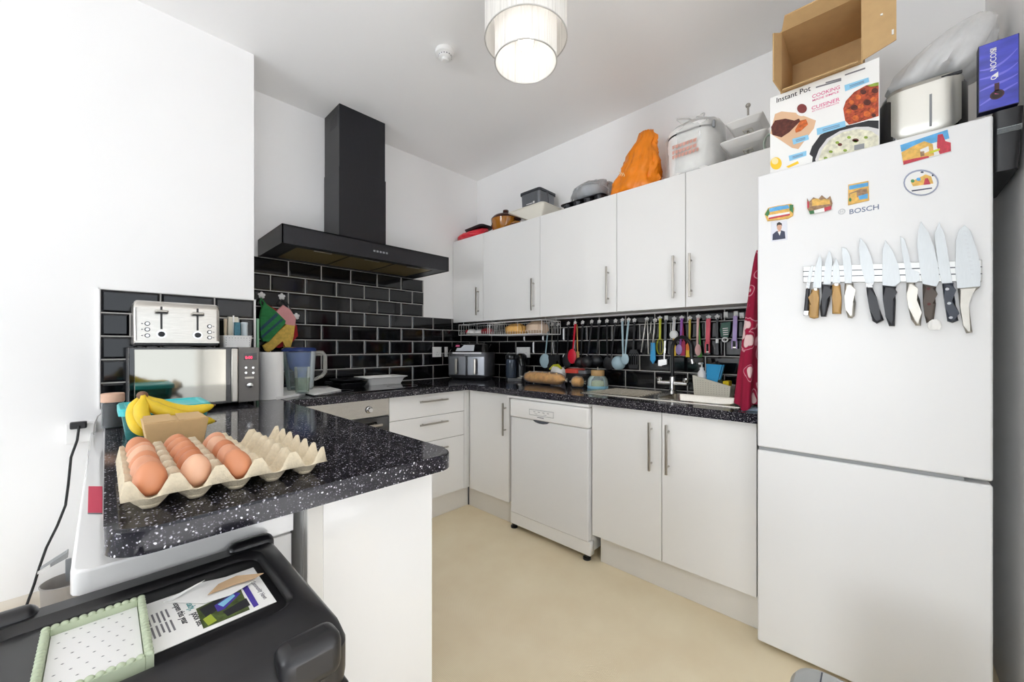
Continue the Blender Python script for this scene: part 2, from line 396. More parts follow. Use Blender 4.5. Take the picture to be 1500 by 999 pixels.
XW, YW, CE, YN = 2.44, 2.777, 2.748, 2.441
# ================================================================== the room
YR = -.30                      # plane of the wall beside the fridge
RX0, RY0 = -6.2, -4.6              # the living end of the room, behind the camera
struct(MB(floor_m).box(-.45, XW, -.75, YW, -.06, 0), 'floor')
bounce_carpet_m = M('pale_bounce_carpet', '#dcdde0', .95, var=.04, vscale=60, bump=.3, bscale=300)  # unseen floor, pale neutral colour added to bounce light up to the ceiling
w = MB(bounce_carpet_m); w.box(RX0, -.45, RY0, YW, -.06, 0); w.box(-.45, XW, RY0, -.75, -.06, 0); struct(w, 'floor_2')
struct(MB(ceil_m).box(RX0 - .1, XW + .1, RY0 - .1, YW + .1, CE, CE + .08), 'ceiling')
struct(MB(wall_m).box(XW, XW + .1, YR - .1, YW + .1, 0, CE), 'wall_right')
struct(MB(wall_m).box(.3, XW, YW, YW + .1, 0, CE), 'wall_back')
struct(MB(wall_m).box(RX0 - .1, .557, YN, YN + .43, 0, CE), 'wall_left')
struct(MB(wall_m).box(1.25, XW, YR - .1, YR, 0, CE), 'wall_near')
struct(MB(wall_m).box(1.25, 1.35, RY0, YR - .1, 0, CE), 'wall_side')
bounce_cut_m = M('bounce_cutting_grey', '#b9bbbd', .8, var=.01)  # grey added on unseen walls to cut bounce onto the left wall
WX0, WX1, WY0, WY1, WZ0, WZ1 = -2.4, 1.2, -.1, 1.7, .3, 2.2  # unseen openings, moved and sized to steer light to doors and ceiling
w = MB(bounce_cut_m)
for a in ((RX0 - .1, WX0, 0, CE), (WX1, 1.35, 0, CE), (WX0, WX1, 0, WZ0), (WX0, WX1, WZ1, CE)): w.box(a[0], a[1], RY0 - .1, RY0, a[2], a[3])
struct(w, 'wall_rear')
w = MB(bounce_cut_m)
for a in ((RY0, WY0, 0, CE), (WY1, YN, 0, CE), (WY0, WY1, 0, WZ0), (WY0, WY1, WZ1, CE)): w.box(RX0 - .1, RX0, a[0], a[1], a[2], a[3])
struct(w, 'wall_far')
w = MB(white_plastic)
for x in (WX0, (WX0 + WX1) / 2, WX1 - .05): w.box(x, x + .05, RY0 - .09, RY0 - .03, WZ0, WZ1)
for z in (WZ0, WZ1 - .05): w.box(WX0, WX1, RY0 - .09, RY0 - .03, z, z + .05)
struct(w, 'window_1')
w = MB(white_plastic)
for y in (WY0, (WY0 + WY1) / 2, WY1 - .05): w.box(RX0 - .09, RX0 - .03, y, y + .05, WZ0, WZ1)
for z in (WZ0, WZ1 - .05): w.box(RX0 - .09, RX0 - .03, WY0, WY1, z, z + .05)
struct(w, 'window_2')  # unseen window, added to light the cabinet fronts from the side
# skirting on the left wall: board with stepped top moulding
b = MB(baseboard_m)
b.prism([(-6.18, YN, 0), (-6.18, YN - .022, 0), (-6.18, YN - .022, .15), (-6.18, YN - .016, .165), (-6.18, YN - .018, .18), (-6.18, YN - .008, .2), (-6.18, YN, .205)], (6.14, 0, 0))
struct(b, 'baseboard_left')

# ------------------------------------------------------------------ bevelled black tiles
PH, PW = .1015, .2027
def tile(mb, u0, u1, z0, z1, fr):
    """fr(u, z, depth) -> point"""
    g, bv, th = .0016, .010, .0072
    u0 += g; u1 -= g; z0 += g; z1 -= g
    if u1 - u0 < .012 or z1 - z0 < .012: return
    bb = min(bv, (u1 - u0) / 2.4, (z1 - z0) / 2.4)
    o = [fr(u0, z0, .003), fr(u1, z0, .003), fr(u1, z1, .003), fr(u0, z1, .003)]
    q = [fr(u0 + bb, z0 + bb, th), fr(u1 - bb, z0 + bb, th), fr(u1 - bb, z1 - bb, th), fr(u0 + bb, z1 - bb, th)]
    i0 = [fr(u0, z0, 0), fr(u1, z0, 0), fr(u1, z1, 0), fr(u0, z1, 0)]
    mb.loft([i0, o, q], False, True)
def splash(name, fr, ulo, uhi, zlo, ztop, phase, ztop_at=None):
    mb = MB(grout_m)
    k = 0
    zs = [1.43 + PH * i for i in range(-6, 4)]
    for i, z0 in enumerate(zs):
        z1 = z0 + PH
        uh = uhi
        if z0 >= ztop - .005 and not ztop_at: continue
        if ztop_at and z0 >= 1.42: uh = ztop_at[0]; zt = ztop_at[1]
        else: zt = ztop
        if z1 < zlo + .02: continue
        a, c = (zlo if z0 < zlo + .02 else z0), min(z1, zt)
        if c - a < .01: continue
        mb.mat(grout_m); p = [fr(ulo, a, .0), fr(uh, a, .0), fr(uh, c, .0), fr(ulo, c, .0)]
        p2 = [fr(ulo, a, .0035), fr(uh, a, .0035), fr(uh, c, .0035), fr(ulo, c, .0035)]
        mb.loft([p, p2]); mb.mat(tile_m)
        off = phase + (PW / 2 if i % 2 else 0)
        u = ulo - ((ulo - off) % PW)
        while u < uh:
            tile(mb, max(u, ulo), min(u + PW, uh), a, c, fr); u += PW
    o = mb.build(name, sharp=5); o['kind'] = 'structure'; return o
WT, WB = .91, .87
splash('trim_1', lambda u, z, d: Vector((u, YW - d, z)), .559, XW - .009, WT + .001, 1.43, .924 + PW / 2, (1.843, 1.735))
splash('trim_2', lambda u, z, d: Vector((XW - d, u, z)), .345, YW - .009, WT + .001, 1.395, 1.359 % PW)
splash('trim_3', lambda u, z, d: Vector((u, YN - d, z)), -.01, .557, WT + .001, 1.43, .184 + PW / 2)
b = MB(white_plastic); b.box(-.014, .561, YN - .01, YN, 1.43, 1.434); b.box(.557, .563, YN - .01, YN, WT + .001, 1.434); b.box(-.014, -.01, YN - .01, YN, WT + .001, 1.434)
struct(b, 'trim_4')

# ------------------------------------------------------------------ worktops
wt = MB(granite_m)
def slab(mb, x0, x1, y0, y1, b=0): mb.box(x0, x1, y0, y1, WB, WT, b, 3)
# hood run, then sink run with the hole for the bowl
SX0, SX1, SY0, SY1 = 1.975, 2.27, .50, .865
P = [(.634, 2.165), (1.812, 2.165), (1.812, SY1), (SX0, SY1), (SX0, SY0), (1.812, SY0), (1.812, .361), (XW - .004, .361), (XW - .004, YW - .004), (.565, YW - .004), (.565, 2.432), (.634, 2.432)]
# one continuous L: outer strips joined by shared verts
wt.box(.5585, .634, YN, YW - .004, WB, WT)
for (x0, x1, y0, y1) in ((.634, 1.812, 2.165, YW - .004), (1.812, XW - .004, SY1, YW - .004), (1.812, SX0, .361, SY1), (SX1, XW - .004, .361, SY1), (SX0, SX1, .361, SY0)):
    wt.box(x0, x1, y0, y1, WB, WT)
single(wt, 'worktop', 'speckled black L-shaped worktop running under the hood wall and the sink wall', 'worktop')
pw = MB(granite_m)
prof = rrect(0, .632, .795, 3.0, .055, 0, 8)
out = [p.copy() for p in prof if p.y < 1.2]
out.sort(key=lambda p: math.atan2(p.y - 1.2, p.x - .316))
poly = [(0, YN - .004)] + [(p.x, p.y) for p in out] + [(.632, YN - .004)]
pw.prism([(x, y, WB) for x, y in poly], (0, 0, WT - WB), .006, 3)
single(pw, 'peninsula_worktop', 'speckled black peninsula worktop with rounded corners carrying microwave and eggs', 'worktop')

# ------------------------------------------------------------------ handles
def bar_handle(parent, axis, c, L, n):
    """slim bar on two posts; axis 'z','x','y'; n = outward normal"""
    c = Vector(c); n = Vector(n); ax = {'z': Vector((0, 0, 1)), 'x': Vector((1, 0, 0)), 'y': Vector((0, 1, 0))}[axis]
    sd = ax.cross(n)
    h = MB(steel_h)
    def bx(o, a, s, d):
        v = []
        for k in (-1, 1):
            for i, j in ((-1, -1), (1, -1), (1, 1), (-1, 1)): v.append(o + ax * a * k + sd * s * i + n * d * j)
        h.hexa(v[:4], v[4:], .0015, 2)
    bx(c + n * .03, L / 2, .0055, .005)
    for k in (-1, 1): h.cyl(c + ax * k * (L / 2 - .035), c + ax * k * (L / 2 - .035) + n * .027, .0045, n=12)
    return h.build('handle', parent)
def door(parent, axis_n, a0, a1, z0, z1, plane, name='door', m=None):
    """slab door; axis_n '-x' or '-y'; plane = front face"""
    d = MB(m or gloss_white); g = .0015
    if axis_n == '-x': d.box(plane, plane + .018, a0 + g, a1 - g, z0 + g, z1 - g, .0016, 2)
    else: d.box(a0 + g, a1 - g, plane, plane + .018, z0 + g, z1 - g, .0016, 2)
    return d.build(name, parent)
XD, YD = 1.845, 2.205
# ------------------------------------------------------------------ wall cabinets
XC = 2.15
ZB, ZT = 1.392, 2.116
units = [('single-door white wall cabinet in the corner beside the cooker hood', [(2.372, 2.772, 'r')]),
         ('single-door white wall cabinet above the wire baskets', [(1.77, 2.372, 'r')]),
         ('single-door white wall cabinet above the red spatula', [(1.167, 1.77, 'r')]),
         ('double-door white wall cabinet above the sink, next to the fridge', [(.763, 1.167, 'r'), (.363, .763, 'l')])]
for lab, ds in units:
    y0 = min(d[0] for d in ds); y1 = max(d[1] for d in ds)
    t = thing('wall_cabinet', lab, 'cabinet', ((XC + XW) / 2, (y0 + y1) / 2, ZB), group='wall cabinets over the sink run')
    b = MB(carcass)
    b.box(XC + .0195, XW - .002, y0 + .001, y1 - .001, ZB + .012, ZT - .002)
    b.build('body', t)
    for a, c, sd in ds:
        dd = door(t, '-x', a, c, ZB, ZT, XC)
        hy = a + .056 if sd == 'r' else c - .03
        bar_handle(dd, 'z', (XC, hy, 1.558), .23, (-1, 0, 0))
# ------------------------------------------------------------------ base units
t = thing('drawer_unit', 'white three-drawer base unit between the oven and the corner', 'drawers', (1.51, 2.48, 0))
b = MB(carcass); b.box(1.217, 1.811, YD + .02, YW - .02, .15, WB - .001); b.build('body', t)
for z0, z1 in ((.715, .867), (.543, .715), (.15, .543)):
    d = door(t, '-y', 1.217, 1.812, z0, z1, YD, 'drawer')
    bar_handle(d, 'x', (1.534, YD, z1 - .048 if z1 > .6 else .49), .226, (0, -1, 0))
b = MB(plinth_m); b.box(.632, 1.884, YD + .041, YD + .056, .001, .15); b.build('plinth', t)
b = MB(gloss_white); b.box(1.813, XD + .018, YD, YD + .018, .15, WB - .002, .001); b.build('corner_post', t)
t = thing('base_cabinet', 'white corner base cabinet with one vertical handle, left of the dishwasher', 'cabinet', (2.1, 1.98, 0), group='base cabinets')
b = MB(carcass); b.box(XD + .02, XW - .02, 1.787, YD - .002, .15, WB - .001); b.build('body', t)
d = door(t, '-x', 1.783, 2.183, .15, .867, XD); bar_handle(d, 'z', (XD, 1.812, .702), .215, (-1, 0, 0))
b = MB(plinth_m); b.box(XD + .04, XD + .055, 1.783, YD + .04, .001, .15); b.build('plinth', t)
b = MB(dark_gap); b.box(XD + .036, XD + .0395, YD + .03, YD + .0405, .002, .15); b.build('plinth_joint', t)
t = thing('sink_cabinet', 'white double-door base cabinet under the sink, right of the dishwasher', 'cabinet', (2.1, .76, 0), group='base cabinets')
b = MB(carcass); b.box(XD + .02, XW - .02, .373, 1.145, .15, .70); b.build('body', t)
for a, c, hy in ((.765, 1.151, .815), (.371, .765, .732)):
    d = door(t, '-x', a, c, .15, .867, XD); bar_handle(d, 'z', (XD, hy, .698), .235, (-1, 0, 0))
b = MB(plinth_m); b.box(XD + .04, XD + .055, .37, 1.12, .001, .15); b.build('plinth', t)
b = MB(carcass); b.box(XD + .001, XW - .03, 1.146, 1.15, .15, .867); b.build('side_panel', t)
# peninsula cabinet: end panel, side panel, body
t = thing('peninsula_cabinet', 'white peninsula base unit with plain end panel under the worktop', 'cabinet', (.46, 1.6, 0))
b = MB(carcass); b.box(.322, .60, .915, 2.425, .001, WB - .001); b.build('body', t)
b = MB(gloss_white); b.box(.335, .622, .895, .914, .001, WB - .001, .001); b.build('end_panel', t)
b = MB(plinth_m); b.box(.300, .334, .89, .914, .001, WB - .001, .003); b.build('corner_post', t)
b = MB(gloss_white); b.box(.300, .321, .915, 2.425, .001, WB - .001); b.build('side_panel', t)

# ------------------------------------------------------------------ dishwasher
DX = 1.815
t = thing('dishwasher', 'white freestanding dishwasher with control strip and black feet', 'dishwasher', (2.1, 1.46, 0))
b = MB(white_plastic); b.box(DX + .05, XW - .03, 1.157, 1.775, .05, .868, .004); b.build('body', t)
b = MB(fridge_m); b.box(DX + .004, DX + .049, 1.16, 1.742, .115, .731, .006, 3)
dd = b.build('door', t)
b = MB(white_plastic); b.box(DX - .004, DX + .049, 1.157, 1.742, .734, .846, .008, 3)
cp = b.build('control_panel', t)
b = MB(white_plastic); b.box(DX + .004, DX + .049, 1.157, 1.775, .849, .867, .004); b.build('top_rim', t)
b = MB(white_plastic)
p = [(DX + .010, 1.15, .04), (DX + .010, 1.745, .04), (DX + .01, 1.745, .112), (DX + .01, 1.15, .112)]
b.prism(p, (.04, 0, 0)); b.build('kick_plate', t)
# printed window, buttons and recess grip on the control strip
b = MB(grey_plastic); b.tube([(DX - .0045, y, z) for y, z in ((1.388, .764), (1.388, .797), (1.575, .797), (1.575, .764))], .0012, 6, closed=True)
b.mat(white_plastic).box(DX - .006, DX - .004, 1.391, 1.572, .766, .795)
b.mat(ink_grey)
for y in (1.42, 1.455, 1.49, 1.525): b.box(DX - .0066, DX - .0058, y, y + .016, .784, .787)
for y in (1.44, 1.51): b.box(DX - .0066, DX - .0058, y, y + .022, .773, .775)
b.build('display', cp)
b = MB(ink_grey); b.box(DX - .0046, DX - .0038, 1.462, 1.512, .751, .756); b.build('maker_mark', cp)
b = MB(dark_gap); b.prism([(DX + .0005, y, z) for y, z in ((1.425, .7325), (1.44, .722), (1.47, .716), (1.505, .716), (1.535, .722), (1.55, .7325))], (.004, 0, 0)); b.build('grip_recess', dd)
for y in (1.19, 1.745):
    for x in (DX + .04, XW - .12):
        b = MB(black_plastic); b.lathe([(.022, .001), (.022, .012), (.014, .016), (.014, .05)], (x, y, 0), 16); b.build('foot', t)

# ------------------------------------------------------------------ oven
t = thing('oven', 'built-in oven with stainless control panel and black glass door under the hob', 'oven', (.92, 2.48, 0))
b = MB(carcass); b.box(.634, 1.214, YD + .02, YW - .02, .15, WB - .001); b.build('housing', t)
b = MB(steel); b.box(.636, 1.2145, YD - .003, YD + .017, .762, .866, .002)
pn = b.build('control_panel', t)
for kx in (.76, 1.084):
    b = MB(black_plastic); b.cyl((kx, YD - .004, .808), (kx, YD - .007, .808), .021, n=24)
    b.mat(chrome).tube([(kx, YD - .005, .808), (kx, YD - .011, .808), (kx, YD - .013, .808), (kx, YD - .027, .808), (kx, YD - .03, .808)], [.019, .019, .015, .0145, .0125], 28); b.build('knob', pn)
b = MB(oven_glass); b.box(.636, 1.2145, YD - .004, YD + .017, .20, .757, .003); dr = b.build('door', t)
b = MB(steel_h); b.cyl((.70, YD - .04, .715), (1.15, YD - .04, .715), .008, n=14)
for x in (.73, 1.12): b.cyl((x, YD - .003, .715), (x, YD - .04, .715), .006, n=10)
b.build('handle', dr)
b = MB(black_gloss); b.box(.636, 1.2145, YD, YD + .017, .152, .196); b.build('lower_panel', t)

# ------------------------------------------------------------------ hob
t = thing('hob', 'flat black glass hob set into the worktop below the cooker hood', 'hob', (1.19, 2.48, WT))
b = MB(black_gloss); b.prism(rrect(.80, 1.57, 2.235, 2.73, .012, WT + .0006), (0, 0, .0055), .0015); b.build('glass_plate', t)
for cx, cy, r in ((.98, 2.36, .075), (.98, 2.6, .1), (1.40, 2.36, .1), (1.40, 2.6, .075)):
    b = MB(ink_grey); b.tube(ell((cx, cy, WT + .0064), r, r, (1, 0, 0), (0, 1, 0), 40), .0007, 4, closed=True); b.build('zone_ring', t)

# ------------------------------------------------------------------ cooker hood
HX0, HX1, HY, HZ0, HZ1 = .652, 1.745, 2.30, 1.733, 1.835
t = thing('cooker_hood', 'black chimney cooker hood with wide flat canopy', 'cooker hood', (1.2, 2.6, HZ0))
b = MB(black_satin)
yb = YW - .01
for a in ((HX0, HX1, HY, HY + .006), (HX0, HX1, yb - .006, yb)): b.box(*a, HZ0, HZ1)
for a in ((HX0, HX0 + .006), (HX1 - .006, HX1)): b.box(*a, HY, yb, HZ0, HZ1)
b.box(HX0, HX1, HY, yb, HZ1 - .006, HZ1)
b.mat(black_plastic)
for a in ((HX0 + .006, HX1 - .006, HY + .006, HY + .075), (HX0 + .006, HX1 - .006, yb - .03, yb - .006), (HX0 + .006, HX0 + .09, HY + .07, yb - .02), (HX1 - .09, HX1 - .006, HY + .07, yb - .02)): b.box(*a, HZ0 + .004, HZ0 + .012)
b.build('canopy', t)
fw = (HX1 - HX0 - .18) / 3
for i in range(3):
    x0 = HX0 + .09 + i * fw
    b = MB(brass_mesh); b.box(x0 + .003, x0 + fw - .003, HY + .078, yb - .033, HZ0 + .006, HZ0 + .016, .002)
    b.mat(black_satin)
    for x in (x0 + .004, x0 + fw - .006): b.box(x, x + .002, HY + .078, yb - .033, HZ0 + .0045, HZ0 + .0065)
    f = b.build('grease_filter', t)
    b = MB(steel_h); b.box(x0 + fw / 2 - .05, x0 + fw / 2 + .05, HY + .085, HY + .10, HZ0 + .002, HZ0 + .006, .001); b.build('catch', f)
CX0, CX1, CY = 1.042, 1.367, 2.523
b = MB(black_satin); b.box(CX0, CX1, CY, yb, HZ1, 2.34, .001); b.build('lower_chimney', t)
b = MB(black_satin); b.box(CX0 + .004, CX1 - .004, CY + .004, yb, 2.34, CE - .001)
b.mat(black_plastic)
for k in range(7): b.box(CX0 + .003, CX0 + .0045, CY + .05 + .0, CY + .15, 2.62 + k * .011, 2.626 + k * .011)
b.build('upper_chimney', t)
b = MB(grey_plastic); b.box(1.205, 1.285, CY - .003, CY, 1.853, 1.883, .001)
b.mat(ink_pink).box(1.215, 1.275, CY - .0036, CY - .0029, 1.874, 1.879); b.mat(paper_w).box(1.215, 1.275, CY - .0036, CY - .0029, 1.860, 1.870)
b.build('badge', t)
for k in range(5):
    b = MB(grey_plastic); x = 1.162 + k * .021; b.box(x, x + .013, HY - .003, HY + .001, 1.775, 1.786, .001); b.build('button', t)
# ================================================================== peninsula: microwave and what stands around it
mirror_m = M('mirrored_oven_door', '#aaa69c', .06, 1, var=.03, vscale=5)
MY, MZ0, MZ1 = 2.13, .926, 1.178
def mx(u, v=545, y=MY): return at(u, v, y=y).x
def mz(u, v, y=MY): return at(u, v, y=y).z
MX0, MX1 = .068, .508
t = thing('microwave', 'silver and black microwave oven with mirrored door under the toaster', 'microwave', (.29, 2.28, WT))
b = MB(black_plastic); b.box(MX0, MX1, MY + .03, 2.415, MZ0, MZ1, .004); b.build('body', t)
for x in (MX0 + .05, MX1 - .05):
    for y in (MY + .07, 2.37):
        b = MB(black_plastic); b.cyl((x, y, WT + .0004), (x, y, MZ0 + .002), .016, .02, 14); b.build('foot', t)
xd = mx(349)
b = MB(black_gloss); b.box(MX0, xd - .0005, MY, MY + .0295, MZ0, MZ1, .003); d = b.build('door', t)
b = MB(mirror_m); b.box(MX0 + .016, mx(331), MY - .002, MY + .002, MZ0 + .012, MZ1 - .008, .001); b.build('mirror_panel', d)
b = MB(steel_h); b.box(mx(338.5), xd - .002, MY - .012, MY + .001, MZ0 + .006, MZ1 - .006, .004, 3); b.build('handle', d)
b = MB(mw_grey); b.box(xd + .0005, MX1, MY, MY + .0295, MZ0, MZ1, .003); cp = b.build('control_panel', t)
b = MB(black_gloss); b.box(mx(357), mx(376), MY - .0008, MY + .001, mz(360, 527), mz(360, 517))
b.mat(dig_red).text('0:00', .017, (mx(359), MY - .0012, mz(360, 525.5)), (1, 0, 0), (0, 0, 1))
b.build('display', cp)
for u in (360, 370.5):
    for v in (538.5, 546):
        q = at(u, v, y=MY); b = MB(chrome); b.cyl((q.x, MY + .001, q.z), (q.x, MY - .005, q.z), .006, .005, 16); b.build('button', cp)
b = MB(steel_h); b.box(mx(358.5), mx(372), MY - .003, MY + .001, mz(360, 555), mz(360, 552), .001); b.build('start_bar', cp)
q = at(365.5, 564, y=MY); b = MB(chrome); b.lathe([(.0165, 0), (.0165, .006), (.013, .012), (.006, .014)], (0, 0, 0), 28)
for v in b.bm.verts: v.co = Vector((q.x + v.co.x, MY - v.co.z, q.z + v.co.y * .8))
b.build('dial', cp)
# ---- toaster
TY = 2.165
t = thing('toaster', 'four-slice brushed steel toaster standing on the microwave', 'toaster', (.22, 2.28, MZ1))
tx0, tx1 = at(196, 480, y=TY).x, at(322, 480, y=TY).x
tz = at(200, 438.5, y=TY).z
def tprof(inset, grow=0):
    y0, y1, z0, z1 = TY + inset, TY + .235 - inset, MZ1 + .026, tz
    P = [(y0, z0), (y0 + .002, z0 + .1)]
    for i in range(9): a = PI - PI / 2 * i / 8; P.append((y0 + .032 + .03 * math.cos(a), z1 - .03 + .03 * math.sin(a)))
    for i in range(9): a = PI / 2 - PI / 2 * i / 8; P.append((y1 - .032 + .03 * math.cos(a), z1 - .03 + .03 * math.sin(a)))
    P += [(y1 - .002, z0 + .1), (y1, z0)]
    return P
b = MB(steel)
rings = []
for x, ins in ((tx0, .012), (tx0 + .002, .006), (tx0 + .008, .001), (tx0 + .014, 0), (tx1 - .014, 0), (tx1 - .008, .001), (tx1 - .002, .006), (tx1, .012)):
    rings.append([Vector((x, TY + .1175 + (y - TY - .1175) * (1 - ins * 4), z - ins)) for y, z in tprof(0)])
b.loft(rings); b.build('shell', t)
b = MB(black_plastic); b.box(tx0 + .004, tx1 - .004, TY + .004, TY + .231, MZ1 + .006, MZ1 + .0275, .004)
b.mat(steel).box(tx0 + .002, tx1 - .002, TY - .001, TY + .004, MZ1 + .018, MZ1 + .028, .001); b.build('base', t)
for x in (tx0 + .03, tx1 - .03):
    for y in (TY + .04, TY + .2):
        b = MB(black_plastic); b.cyl((x, y, MZ1 + .0004), (x, y, MZ1 + .007), .012, n=12); b.build('foot', t)
for k, y in enumerate((TY + .05, TY + .095, TY + .14, TY + .185)):
    b = MB(black_plastic); b.box(tx0 + .03, tx1 - .03, y - .011, y + .011, tz - .004, tz + .0006); b.build('slot', t)
for u, v0, v1, lv, kv in ((236.5, 449, 482, 456.5, 489.5), (289.5, 452, 484, 460, 491)):
    q0, q1, ql, qk = (at(u, v, y=TY) for v in (v0, v1, lv, kv))
    b = MB(black_plastic); b.box(q0.x - .0032, q0.x + .0032, TY - .0006, TY + .004, q1.z, q0.z); s_ = b.build('lever_track', t)
    b = MB(steel_h); b.box(q0.x - .021, q0.x + .021, TY - .024, TY - .002, ql.z - .006, ql.z + .006, .005, 3); b.mat(black_plastic).box(q0.x - .02, q0.x + .02, TY - .022, TY - .004, ql.z - .0085, ql.z - .006); b.build('lever', s_)
    b = MB(chrome); b.tube([(qk.x, TY + .002, qk.z), (qk.x, TY - .004, qk.z)], .0165, 28); b.mat(black_plastic).tube([(qk.x, TY - .003, qk.z), (qk.x, TY - .014, qk.z), (qk.x, TY - .016, qk.z)], [.0115, .0105, .008], 24); b.build('browning_dial', t)
    for w_ in ((474, 482.5, 491.5) if u < 260 else (478, 486.5, 494.5)):
        qb = at(215.8 if u < 260 else 307, w_, y=TY)
        b = MB(black_plastic); b.tube([(qb.x, TY + .002, qb.z), (qb.x, TY - .0015, qb.z)], .0085, 20); b.mat(chrome).tube([(qb.x, TY - .001, qb.z), (qb.x, TY - .004, qb.z)], [.0065, .0055], 18)
        b.mat(ink_grey).box(qb.x + (-.018 if u < 260 else .012), qb.x + (-.013 if u < 260 else .017), TY - .0004, TY + .001, qb.z - .002, qb.z + .002); b.build('button', t)
# ---- small white basket with sachets
BY = 2.20
bx0, bx1 = at(327, 495, y=BY).x, at(370, 495, y=BY).x
t = thing('small_basket', 'little white perforated basket beside the toaster on the microwave', 'basket', ((bx0 + bx1) / 2, 2.26, MZ1))
b = MB(white_plastic); r0 = rrect(bx0 + .004, bx1 - .004, BY + .004, BY + .116, .012, MZ1 + .0005); r1 = rrect(bx0, bx1, BY, BY + .12, .012, MZ1 + .052)
b.loft([r0, r1, rrect(bx0 - .002, bx1 + .002, BY - .002, BY + .122, .012, MZ1 + .056), rrect(bx0 + .003, bx1 - .003, BY + .003, BY + .117, .012, MZ1 + .056), rrect(bx0 + .006, bx1 - .006, BY + .006, BY + .114, .012, MZ1 + .004)], True, True)
b.mat(ink_grey)
for k in range(9):
    for j in range(4):
        x = bx0 + .012 + k * (bx1 - bx0 - .024) / 8; z = MZ1 + .012 + j * .011
        b.box(x - .0015, x + .0015, BY + .0035 - j * .001, BY + .006, z - .002, z + .002)
b.build('basket', t)
for nm, lab, m, u0, u1, v0, dy in (('packet', 'cream folded packet standing in the small white basket', cream_plastic, 334, 350, 464, .06), ('tube', 'beige upright tube at the left of the small white basket', M('beige_tube', '#cbb9a0', .6, var=.1), 326.5, 333, 467, .03), ('carton', 'small blue carton in the white basket on the microwave', M('blue_carton', '#3d7486', .6, var=.25, vscale=80), 343.5, 353, 472, .02), ('pot', 'little translucent pot at the right of the small white basket', M('pale_pot', '#d3dde2', .3, var=.05), 354, 365, 472, .04)):
    y = BY + dy; x0, x1 = at(u0, 480, y=y).x, at(u1, 480, y=y).x; z1 = at((u0 + u1) / 2, v0, y=y).z
    x0 = max(x0, bx0 + .008); x1 = min(x1, bx1 - .008)
    b = MB(m)
    if nm in ('pot', 'tube'): r = (x1 - x0) / 2; b.lathe([(r * .9, MZ1 + .005), (r, z1 - .012), (r * 1.04, z1 - .011), (r * 1.04, z1 - .002), (r * .9, z1)], ((x0 + x1) / 2, y + r, 0), 20)
    else: b.hexa([(x0, y, MZ1 + .005), (x1, y, MZ1 + .005), (x1, y + .02, MZ1 + .005), (x0, y + .02, MZ1 + .005)], [(x0 + .002, y + .004, z1), (x1 - .002, y + .004, z1), (x1, y + .016, z1), (x0, y + .016, z1)], .0015)
    if nm == 'packet': b.mat(paper_w).box((x0 + x1) / 2 - .003, (x0 + x1) / 2 + .003, y - .001, y + .004, MZ1 + .03, z1 + .006)
    single(b, nm, lab, nm, ((x0 + x1) / 2, y, MZ1 + .005))
# ---- jar with wooden lid, lunch box, bananas, card box
jx, jy, jr = .022, 1.87, .027
t = thing('storage_jar', 'small dark glass jar with pinkish wooden lid at the wall end of the peninsula', 'jar', (jx, jy, WT))
dark_fill = M('dark_jar_contents', '#221f24', .5, var=.4, vscale=120)
b = MB(dark_fill); b.lathe([(jr - .004, WT + .003), (jr - .004, WT + .082)], (jx, jy, 0), 24); b.build('contents', t)
b = MB(clear_glass); b.lathe([(jr - .003, WT + .0005), (jr, WT + .004), (jr, WT + .088), (jr - .002, WT + .09)], (jx, jy, 0), 28, True, False); b.build('glass', t)
b = MB(M('pinkish_wood', '#d3ab93', .6, var=.15, vscale=40)); b.lathe([(jr + .001, WT + .086), (jr + .002, WT + .088), (jr + .002, WT + .113), (jr, WT + .115)], (jx, jy, 0), 28); b.build('lid', t)
t = thing('lunch_box', 'clear teal lunch box with turquoise lid behind the bananas', 'food container', (.14, 1.66, WT))
b = MB(teal_glass); b.loft([rrect(.045, .225, 1.57, 1.755, .025, WT + .0006), rrect(.035, .235, 1.56, 1.765, .025, WT + .08)], True, False); b.build('box', t)
b = MB(teal_lid); b.loft([rrect(.029, .241, 1.554, 1.771, .025, WT + .072), rrect(.029, .241, 1.554, 1.771, .025, WT + .087), rrect(.033, .237, 1.558, 1.767, .022, WT + .092), rrect(.045, .225, 1.57, 1.755, .02, WT + .092), rrect(.049, .221, 1.574, 1.751, .02, WT + .088)], True, True); b.build('lid', t)
b = MB(M('salad_leftovers', '#55603a', .8, var=.5, vscale=60)); b.loft([rrect(.066, .218, 1.577, 1.748, .02, WT + .004), rrect(.064, .221, 1.575, 1.75, .02, WT + .03)]); b.build('leftovers', t)
BPY = 1.50
t = thing('banana_bunch', 'bunch of yellow bananas draped over the teal lunch box', 'bananas', tuple(at(208, 582, y=BPY)))
def ban(pxs, r=.0165):
    P = [at(u, v, y=y) for u, v, y in pxs]
    # smooth
    Q = []
    for i in range(len(P) - 1):
        p0, p1, p2, p3 = P[max(i - 1, 0)], P[i], P[i + 1], P[min(i + 2, len(P) - 1)]
        for k in range(6):
            s = k / 6; Q.append(.5 * ((2 * p1) + (p2 - p0) * s + (2 * p0 - 5 * p1 + 4 * p2 - p3) * s * s + (3 * p1 - p0 - 3 * p2 + p3) * s ** 3))
    Q.append(P[-1]); n = len(Q); R = []
    for i in range(n):
        s = i / (n - 1)
        R.append(r * min(1, .36 + max(0, s - .08) * 3.2) * (1 if s < .78 else max(.22, 1 - ((s - .78) / .22) ** 1.7 * .8)))
    b = MB(banana_m); b.tube(Q, R, 8); bb = b.build('banana', t, sharp=60)
    b = MB(banana_tip); e = Q[-1]; d = (Q[-1] - Q[-3]).normalized(); b.tube([e - d * .002, e + d * .005], [R[-1] * 1.04, R[-1] * .7], 8); b.build('tip', bb)
ban([(210, 579, 1.50), (228, 590, 1.50), (255, 599, 1.50), (285, 601, 1.50), (313, 594, 1.50)])
